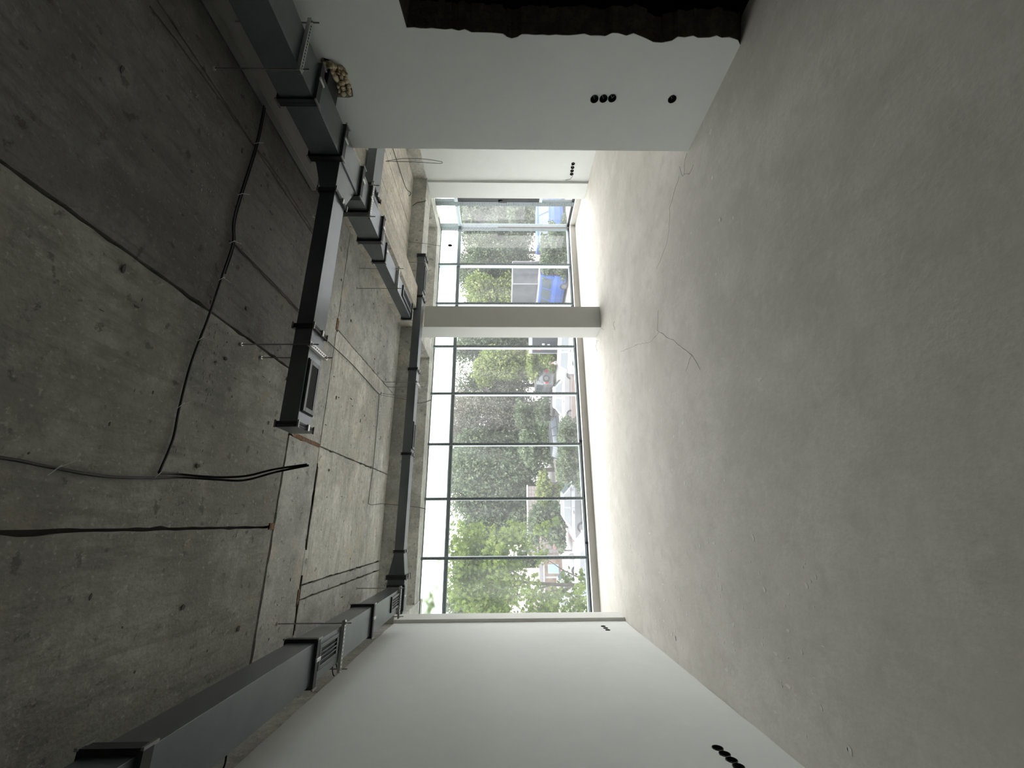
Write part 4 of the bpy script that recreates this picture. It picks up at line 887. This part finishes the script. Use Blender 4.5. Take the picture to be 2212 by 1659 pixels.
# ------------------------------------------------------------------ person by the white saloon
pc = at_z(1241, 784, ZG)
pr = thing('person', 'person in a grey jacket and dark trousers walking behind the white hatchback', 'person', tuple(pc), None); pr.rotation_euler.z = hdg + PI - .3; pr['_w'] = (0., 0., 0.)
def skin(name, verts, edges, m, parent, sub=2, keep=None):
    me = bpy.data.meshes.new(name); me.from_pydata([v[:3] for v in verts], edges, []); o = bpy.data.objects.new(name, me); COL.objects.link(o); o.parent = parent
    md = o.modifiers.new('skin', 'SKIN'); md.use_smooth_shade = True
    if not me.skin_vertices: me.skin_vertices.new() if hasattr(me.skin_vertices, 'new') else None
    if me.skin_vertices:
        sv_ = me.skin_vertices[0].data
        for i, v in enumerate(verts): sv_[i].radius = (v[3], v[4] if len(v) > 4 else v[3])
        sv_[0].use_root = True
    sb = o.modifiers.new('sub', 'SUBSURF'); sb.levels = sub; sb.render_levels = sub
    dg = bpy.context.evaluated_depsgraph_get(); dg.update(); m2 = bpy.data.meshes.new_from_object(o.evaluated_get(dg)); o.modifiers.clear(); o.data = m2; m2.materials.clear(); m2.materials.append(m)
    m2.name = name
    return o, m2
M_skin = mat('skin', (.22, .14, .10), .6); M_jack = mat('grey_jacket', (.17, .14, .135), .9); M_trou = mat('dark_trousers', (.09, .085, .09), .9); M_hair = mat('dark_hair', (.05, .04, .035), .8); M_shoe = mat('shoe', (.06, .05, .05), .7)
V = [(0, 0, .95, .15, .12), (0, 0, 1.12, .14, .11), (0, 0, 1.32, .17, .11), (0, 0, 1.44, .12, .09), (0, 0, 1.52, .055, .055), (.015, 0, 1.60, .075, .07), (.02, 0, 1.68, .085, .075), (.01, 0, 1.76, .06, .055)]
E_ = [(i, i + 1) for i in range(7)]
def chain(pts, start):
    i0 = len(V)
    for p_ in pts: V.append(p_)
    E_.append((start, i0)); [E_.append((i0 + k, i0 + k + 1)) for k in range(len(pts) - 1)]; return len(V) - 1
for s_, sw in ((1, .28), (-1, -.26)):
    chain([(0, s_ * .10, .88, .095), (sw * .55, s_ * .10, .50, .06), (sw * .9 - (.12 if sw < 0 else 0), s_ * .10, .12, .042), (sw * .9 - (.12 if sw < 0 else 0) + .03, s_ * .10, .05, .04), (sw * .9 + .10 - (.12 if sw < 0 else 0), s_ * .10, .035, .035)], 0)
    w_ = chain([(0, s_ * .20, 1.40, .055), (-sw * .3, s_ * .24, 1.14, .042), (-sw * .8 + .05, s_ * .24, .92, .030), (-sw * .9 + .07, s_ * .24, .86, .030, .018)], 3)
    hx, hy, hz = V[w_][:3]
    for f_, (dy, ln) in enumerate(((-.024, .055), (-.008, .065), (.008, .062), (.024, .048))):
        chain([(hx + .006, hy + dy, hz - .04, .008), (hx + .012, hy + dy, hz - .04 - ln * .6, .007), (hx + .002, hy + dy, hz - .04 - ln, .006)], w_)
    chain([(hx + .03, hy, hz - .015, .009), (hx + .045, hy, hz - .045, .007)], w_)
ob, me_ = skin('body', V, E_, M_skin, pr)
me_.materials.append(M_jack); me_.materials.append(M_trou); me_.materials.append(M_shoe)
for pl in me_.polygons:
    z_ = pl.center.z; ay = abs(pl.center.y)
    if z_ < .075: pl.material_index = 3
    elif z_ < .93 and ay < .19: pl.material_index = 2
    elif z_ < 1.50 and not (ay > .19 and z_ < .90): pl.material_index = 1
hr_ = MB(); hr_.ball((-.012, 0, 1.73), .105, 12, 8, .03, (1.0, .9, 1.0)); hb2 = put('hair', hr_, M_hair, pr, smooth=True)
hb2.scale = (1, 1, 1)
fc = MB(); fc.ball((.098, 0, 1.655), .014, 6, 5); put('nose', fc, M_skin, pr)
for s_ in (-1, 1):
    fe = MB(); fe.ball((.092, s_ * .03, 1.68), .009, 6, 5); put('eye', fe, M_hair, pr); fe = MB(); fe.ball((.01, s_ * .085, 1.66), .02, 6, 5, 0, (.8, .5, 1.2)); put('ear', fe, M_skin, pr)
fm = MB(); fm.box(.086, .094, -.022, .022, 1.605, 1.613); put('mouth', fm, mat('lips', (.4, .18, .15), .6), pr)
for o in bpy.data.objects:
    if '_w' in o: del o['_w']
